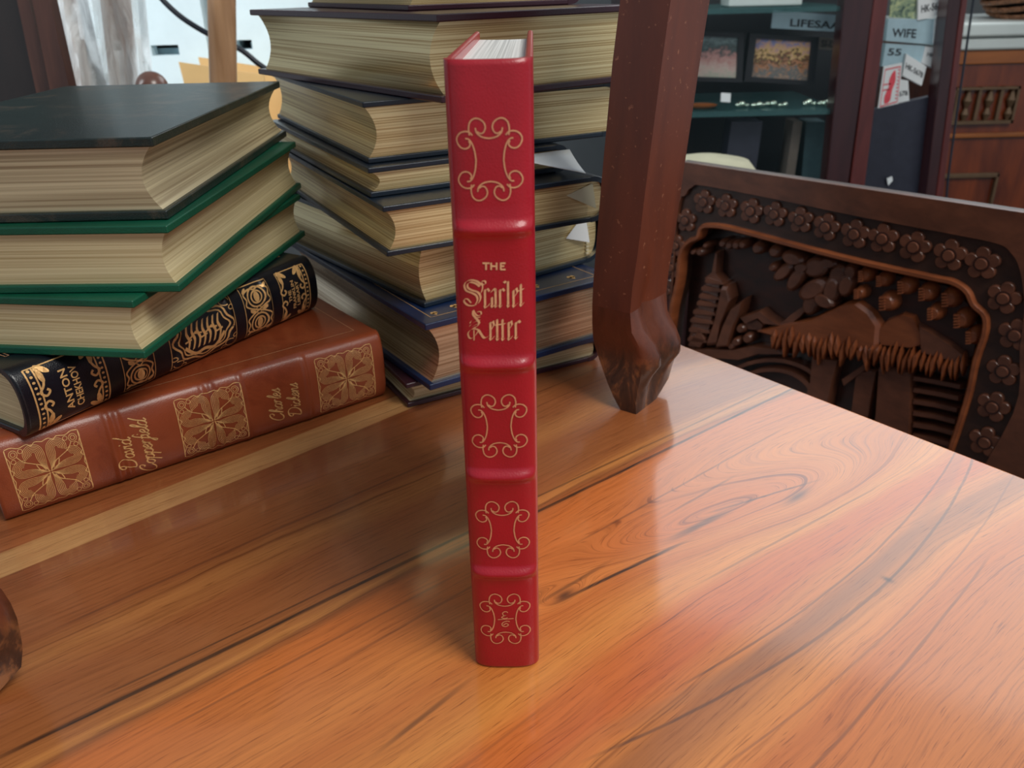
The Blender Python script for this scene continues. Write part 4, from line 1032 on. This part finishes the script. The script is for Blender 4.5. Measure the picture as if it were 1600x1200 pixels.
obj('base_panel', MB().box((xl, YC+.01, -T0), (xr, YC+.36, -.36)), M['cab'], cb)
ms = aty(1340, 100, YC)[0]
q0, q1, q2, q3 = aty(1352, 160, YC+.04), aty(1472, 130, YC+.04), aty(1450, 330, YC+.04), aty(1330, 330, YC+.04)
obj('lower_panel', MB().prism([aty(1362, 172, YC+.04), aty(1475, 146, YC+.04), aty(1445, 420, YC+.04), aty(1325, 420, YC+.04)], (0, .02, 0)), M['slate'], cb)
zs = aty(1200, 172, YC+.02)[2]
obj('glass_shelf', MB().box((xl, YC+.02, zs-.012), (ms-.02, YC+.34, zs)), M['shelfglass'], cb, label='green-edged glass shelf')
zs0 = aty(1200, 12, YC+.02)[2]
obj('glass_shelf', MB().box((xl, YC+.02, zs0-.010), (ms-.02, YC+.34, zs0)), M['shelfglass'], cb, label='upper glass shelf')
obj('glass_pane', MB().box((xl, YC+.012, -.36), (ms-.01, YC+.016, .55)), M['glass'], cb, label='clear front glass')
# things on the shelf
def card(name, px, Y, mat, label, cat, group=None, d=.003):
    return single(name, MB().prism([aty(x, y, Y) for x, y in px], (0, d, 0)), mat, label, cat, group)
def framed(px, bd, Y, pm, label):
    q = [aty(x, y, Y) for x, y in px]; c = sum(q)/4
    t = thing('framed_picture', label, 'picture frame', (float(c[0]), Y, float(min(p[2] for p in q))), absolute=True, group='framed pictures on the glass shelf')
    mb = MB(); inn = [c+(p-c)*bd for p in q]
    for i in range(4):
        j = (i+1) % 4; mb.prism([q[i], q[j], inn[j], inn[i]], (0, .02, 0))
    obj('frame', mb, M['dark'], t)
    o = obj('picture', MB().prism([p+[0, .006, 0] for p in inn], (0, .006, 0)), pm, t, off=(float(c[0]), float(c[1]), float(c[2]))); o.location = (float(c[0])-t['_abs'][0], float(c[1])-t['_abs'][1], float(c[2])-t['_abs'][2])
framed([(1172, 52), (1280, 58), (1272, 134), (1163, 127)], .80, YC+.12, M['pic1'], 'small dark-framed colourful picture of a reclining scene on the glass shelf')
framed([(1062, 48), (1163, 52), (1160, 129), (1058, 126)], .82, YC+.12, M['pic2'], 'dark-framed misty landscape picture half hidden by the stand leg')
def on_card(pts_txt, quad, Y, mat, parent):
    """lettering strokes given in the card's own 0..1 frame"""
    q = [aty(x, y, Y) for x, y in quad]
    f = lambda u, v: tuple((q[0]*(1-u)*(1-v)+q[1]*u*(1-v)+q[2]*u*v+q[3]*(1-u)*v)+np.array([0, -.0006, 0]))
    mb = MB()
    for (t_, cu, cv, h, ws) in pts_txt:
        v_, f_ = text_mesh(t_); mx = (min(p[0] for p in v_)+max(p[0] for p in v_))/2; my = (min(p[1] for p in v_)+max(p[1] for p in v_))/2; wd_ = max(p[0] for p in v_)-min(p[0] for p in v_)
        mb.add([f(cu+(p[0]-mx)/wd_*ws, cv-(p[1]-my)/.7*h) for p in v_], f_)
    c = parent.location; o = obj('lettering', mb, mat, off=(c[0], c[1], c[2]-T0)); o.parent = parent; return o
q = [(1208, 16), (1318, 24), (1314, 50), (1205, 44)]
o = card('name_card', q, YC+.10, M['paper_blue'], 'grey-blue label strip lettered LIFESAA above the framed pictures', 'card'); on_card([('LIFESAA', .62, .62, .42, .72)], q, YC+.10, M['ink'], o)
q = [(1281, 58), (1312, 61), (1310, 79), (1279, 77)]
o = card('price_card', q, YC+.12, M['taupe'], 'small grey price card right of the colourful picture', 'card'); on_card([('SI-IX', .5, .5, .55, .8)], q, YC+.12, M['dark'], o)
card('price_tag', [(1127, 145), (1142, 146), (1141, 160), (1126, 159)], YC+.015, M['paper'], 'tiny white price tag on the edge of the glass shelf', 'tag', d=.002)
def trinket(pxs, Y, mat, name, label, r=.006):
    mb = MB()
    for (x, y, k) in pxs:
        p = aty(x, y, Y); R_ = r*k; mb.lathe((p[0], p[1], p[2]), [(R_*math.sin(a), -R_*.7*math.cos(a)) for a in np.linspace(.05, math.pi-.05, 8)], 12)
    return single(name, mb, mat, label, 'jewellery', smooth=True)
def bead(cx, Y, label, n, wd):
    zb = zs; mb = MB()
    for k in range(n):
        p = aty(cx+(k/(n-1)-.5)*wd, 150, Y); rr_ = .007+.002*math.sin(k*2.1); mb.lathe((p[0], Y+.01*math.sin(k*1.3), zb+rr_*.8), [(rr_*math.sin(a), -rr_*.8*math.cos(a)) for a in np.linspace(.05, math.pi-.05, 8)], 12)
    return single('silver_bracelet', mb, M['chrome'], label, 'bracelet', 'silver bracelets on the glass shelf', smooth=True)
bead(1190, YC+.07, 'silver bead bracelet below the colourful framed picture', 10, 72)
bead(1285, YC+.07, 'brighter silver bracelet at the right end of the glass shelf', 8, 52)
p = aty(1098, 150, YC+.07); single('brass_dish', MB().lathe((p[0], YC+.07, zs), [(.012, 0), (.03, .004), (.034, .008), (.028, .006), (.004, .003)], 20), M['side_lt'], 'low orange-brown dish at the left of the glass shelf', 'dish', smooth=True)
q = aty(1150, 0, YC+.1); single('glass_dish', MB().box((q[0]-.02, YC+.08, zs0+.001), (q[0]+.14, YC+.16, zs0+.03)), M['marble'], 'pale glass box on the upper shelf at the top edge', 'box', bevel=.004)
# upright folders behind the lower glass
area('cabinet_light', ((xl+ms)/2, YC+.18, .53), ((xl+ms)/2, YC+.18, 0), .5, .2, 1.6, (.9, 1, .98))
for xa, xb, xc, xd, mat, lab, Y in ((1143, 1192, 1130, 1178, M['slate'], 'slate grey folder standing in the lower part of the display cabinet', YC+.10),
        (1240, 1254, 1226, 1240, M['taupe'], 'narrow taupe folder standing beside the teal folder', YC+.11), (1260, 1290, 1252, 1282, M['teal'], 'teal folder standing behind the lower glass', YC+.12)):
    A, B, C_, D_ = aty(xa, 190, Y), aty(xb, 190, Y), aty(xd, 285, Y), aty(xc, 285, Y)
    D_ = D_+(D_-A)*((-.358-D_[2])/(D_[2]-A[2])); C_ = C_+(C_-B)*((-.358-C_[2])/(C_[2]-B[2]))
    single('upright_folder', MB().prism([A, B, C_, D_], (0, .06, 0)), mat, lab, 'folder', 'folders in the display cabinet')
A, B = aty(1196, 120, YC+.008), aty(1180, 290, YC+.008); 
# boxes and labels piled behind the side glass
YB = YC+.05
def tagbox(px, Y, mat, label, txt=None, name='label_box', group='small labelled boxes in the cabinet', d=.02, ink='ink'):
    o = card(name, px, Y, mat, label, 'box', group, d)
    if txt: on_card(txt, px, Y, M[ink], o)
    return o
tagbox([(1435, -12), (1482, -20), (1478, 22), (1434, 32)], YB, M['paper'], 'white box lettered HK-5678 at the top edge of the pile', [('HK-5678', .5, .62, .26, .78)])
card('flower_card', [(1394, -20), (1438, -20), (1433, 30), (1390, 27)], YB+.01, M['flowercard'], 'green and yellow flowered card beside the topmost white box', 'card')
tagbox([(1388, 30), (1464, 30), (1459, 70), (1384, 64)], YB+.004, M['paper_blue'], 'blue-grey box lettered WIFE in the middle of the pile', [('WIFE', .36, .6, .36, .5)])
tagbox([(1461, 30), (1486, 22), (1474, 74), (1458, 68)], YB, M['paper'], 'white box with small number HK right of the blue-grey box', [('HK-5', .55, .6, .2, .7)])
tagbox([(1384, 68), (1446, 72), (1438, 104), (1378, 104)], YB+.008, M['paper_blue'], 'pale blue box lettered 55 below the blue-grey box', [('55', .26, .35, .3, .34)])
tagbox([(1446, 73), (1468, 75), (1459, 108), (1440, 98)], YB+.004, M['paper'], 'narrow white box with HK mark, dropped behind the tilted one', [('HK', .5, .4, .22, .5)])
tagbox([(1416, 84), (1448, 104), (1440, 134), (1410, 118)], YB-.002, M['paper'], 'tilted white box lettered HK-5678 above the dark panel', [('HK-5678', .5, .5, .26, .85)])
tagbox([(1402, 124), (1419, 126), (1421, 160), (1399, 166)], YB-.001, M['paper'], 'white box lettered 678 behind the red-stamped card', [('678', .55, .55, .2, .7)])
qs = [(1381, 104), (1410, 98), (1404, 163), (1371, 173)]
o = card('stamped_card', qs, YB-.006, M['paper'], 'white card printed with a red figure, lowest in the pile', 'card')
q = [aty(x, y, YB-.006) for x, y in qs]; ff = lambda u, v: tuple((q[0]*(1-u)*(1-v)+q[1]*u*(1-v)+q[2]*u*v+q[3]*(1-u)*v)+np.array([0, -.0006, 0]))
mb = MB(); ribbon(mb, [(.1, .08), (.92, .08), (.92, .92), (.1, .92)], .03, ff, closed=True)
mb.add([ff(*p) for p in catmull([(.5, .2), (.66, .15), (.72, .4), (.6, .6), (.55, .85), (.3, .88), (.25, .7), (.4, .5), (.38, .35)], 3, True)], [tuple(range(27))])
ribbon(mb, [(.12, .42), (.5, .44)], .03, ff); ribbon(mb, [(.12, .55), (.45, .56)], .03, ff)
for k in range(9): ribbon(mb, [(.80, .14+k*.085), (.88, .16+k*.085)], .03, ff)
c_ = o.location; r_ = obj('red_print', mb, M['ink_red'], off=(c_[0], c_[1], c_[2]-T0)); r_.parent = o
tagbox([(1386, 279), (1394, 276), (1395, 282), (1388, 290)], YC+.03, M['paper'], 'tiny white scrap stuck on the dark lower panel', None, 'paper_scrap', None, .003)
# cream cushion
c = aty(1103, 268, 1.42)
mb = MB(); mb.lathe((0, 0, 0), [(.02, -.03), (.07, -.022), (.085, 0), (.07, .018), (.03, .026), (.002, .028)], 24)
mb.v = [(v[0]*1.0+c[0], v[1]*.9+1.42, v[2]+c[2]) for v in mb.v]
t = thing('stool', 'stool with a cream cushion peeping above the carved chair back', 'stool', (float(c[0]), 1.42, -T0), absolute=True)
obj('cushion', mb, M['cream'], t, smooth=True)
obj('stem', MB().tube([(c[0], 1.42, -T0+.02), (c[0], 1.42, c[2]-.029)], .02, 14), M['cab'], t, smooth=True); obj('base', MB().lathe((c[0], 1.42, -T0), [(.13, 0), (.13, .015), (.03, .03)], 24), M['cab'], t)

# ------------------------------------------------------------------ sideboard and basket, far right
YS = 2.25
sb = thing('carved_sideboard', 'red-brown carved sideboard with a white marble top at the right', 'sideboard', (1.35, YS+.2, -T0), absolute=True)
sx0, sx1 = aty(1492, 80, YS)[0], aty(1492, 80, YS)[0]+.9
zt = aty(1560, 78, YS)[2]; zm = aty(1560, 34, YS)[2]
obj('marble_top', MB().box((sx0-.012, YS-.02, zt+(zm-zt)*.48), (sx1, YS+.45, zm)), M['marble'], sb, bevel=.008, label='thick white marble top')
obj('marble_moulding', MB().box((sx0-.002, YS-.01, zt), (sx1, YS+.45, zt+(zm-zt)*.46)), M['marble'], sb, bevel=.008)
z2 = aty(1560, 100, YS)[2]
obj('frieze', MB().box((sx0, YS, z2), (sx1, YS+.44, zt)), M['side_lt'], sb, bevel=.003)
obj('body', MB().box((sx0+.008, YS+.008, -T0), (sx1-.01, YS+.44, z2)), M['side'], sb)
zz = aty(1530, 208, YS)[2]
obj('drawer_rail', MB().box((sx0+.006, YS-.004, zz-.012), (sx1, YS+.01, zz)), M['side_lt'], sb, bevel=.003)
def lattice(tl, br, nm):
    A, B = aty(*tl, YS), aty(*br, YS); x0, x1, z1_, z0_ = A[0], B[0], A[2], B[2]; mb = MB()
    for b in (((x0, YS-.008, z0_), (x1, YS+.008, z0_+.008)), ((x0, YS-.008, z1_-.006), (x1, YS+.008, z1_)), ((x1-.006, YS-.008, z0_), (x1, YS+.008, z1_)), ((x0, YS-.008, z0_), (x0+.006, YS+.008, z1_))): mb.box(*b)
    n_ = 6
    for k in range(n_):
        xc = x0+(k+.5)*(x1-x0)/n_
        if k % 2: mb.lathe((xc, YS, z0_+.008), [(.004, 0), (.010, (z1_-z0_)*.18), (.004, (z1_-z0_)*.34), (.011, (z1_-z0_)*.55), (.004, (z1_-z0_)*.78), (.007, (z1_-z0_)*.9)], 10)
        else: mb.box((xc-.004, YS-.004, z0_), (xc+.004, YS+.008, z1_))
    return obj(nm, mb, M['bronze'], sb, label='dull bronze pierced carving')
lattice((1490, 137), (1580, 192), 'carved_panel')
mb = MB(); A, B = aty(1474, 272, YS), aty(1548, 330, YS)
mb.box((A[0], YS-.004, A[2]-.012), (B[0], YS+.01, A[2])); mb.box((B[0]-.008, YS-.004, B[2]), (B[0], YS+.01, A[2])); obj('panel_moulding', mb, M['bronze'], sb, bevel=.002)
# basket
bx = aty(1625, 30, YS+.15); zb = zm; R0 = bx[0]-aty(1536, 30, YS+.15)[0]
bk_ = thing('wicker_basket', 'brown woven wicker basket on the white marble top', 'basket', (float(bx[0]), YS+.15, float(zb)), absolute=True)
mb = MB()
for k in range(9):
    zc = zb+.010+k*.016; rr_ = R0*(.80+.2*math.sin(min(1, k/5)*math.pi/2)); 
    for ph in (0, math.pi/14):
        mb.tube([(bx[0]+(rr_+.006*math.sin(14*t+ph*14+k*math.pi))*math.cos(t), YS+.15+(rr_+.006*math.sin(14*t+ph*14+k*math.pi))*math.sin(t), zc+.005*math.sin(3*t+k)) for t in np.linspace(0, 2*math.pi, 90)], .0068, 6)
obj('weave', mb, M['wick'], bk_, smooth=True)
obj('lining', MB().lathe((bx[0], YS+.15, zb), [(R0*.7, 0), (R0*.9, .08), (R0*.93, .15), (R0*.88, .15), (R0*.85, .08), (R0*.6, .01)], 32), M['boards_dk'], bk_)
# thin hanging cord in front of the sideboard
cp = [aty(x, y, 1.75) for x, y in ((1532, -60), (1521, 0), (1505, 110), (1492, 200), (1479, 305), (1476, 420))]
cp.append(np.array([cp[-1][0], cp[-1][1], -T0+.003]))
single('hanging_cord', MB().tube(catmull(cp, 4), .0022, 6), M['cable'], 'thin dark cord hanging between the cabinet and the sideboard', 'cord', smooth=True)

for o in bpy.data.objects:
    if '_abs' in o: del o['_abs']
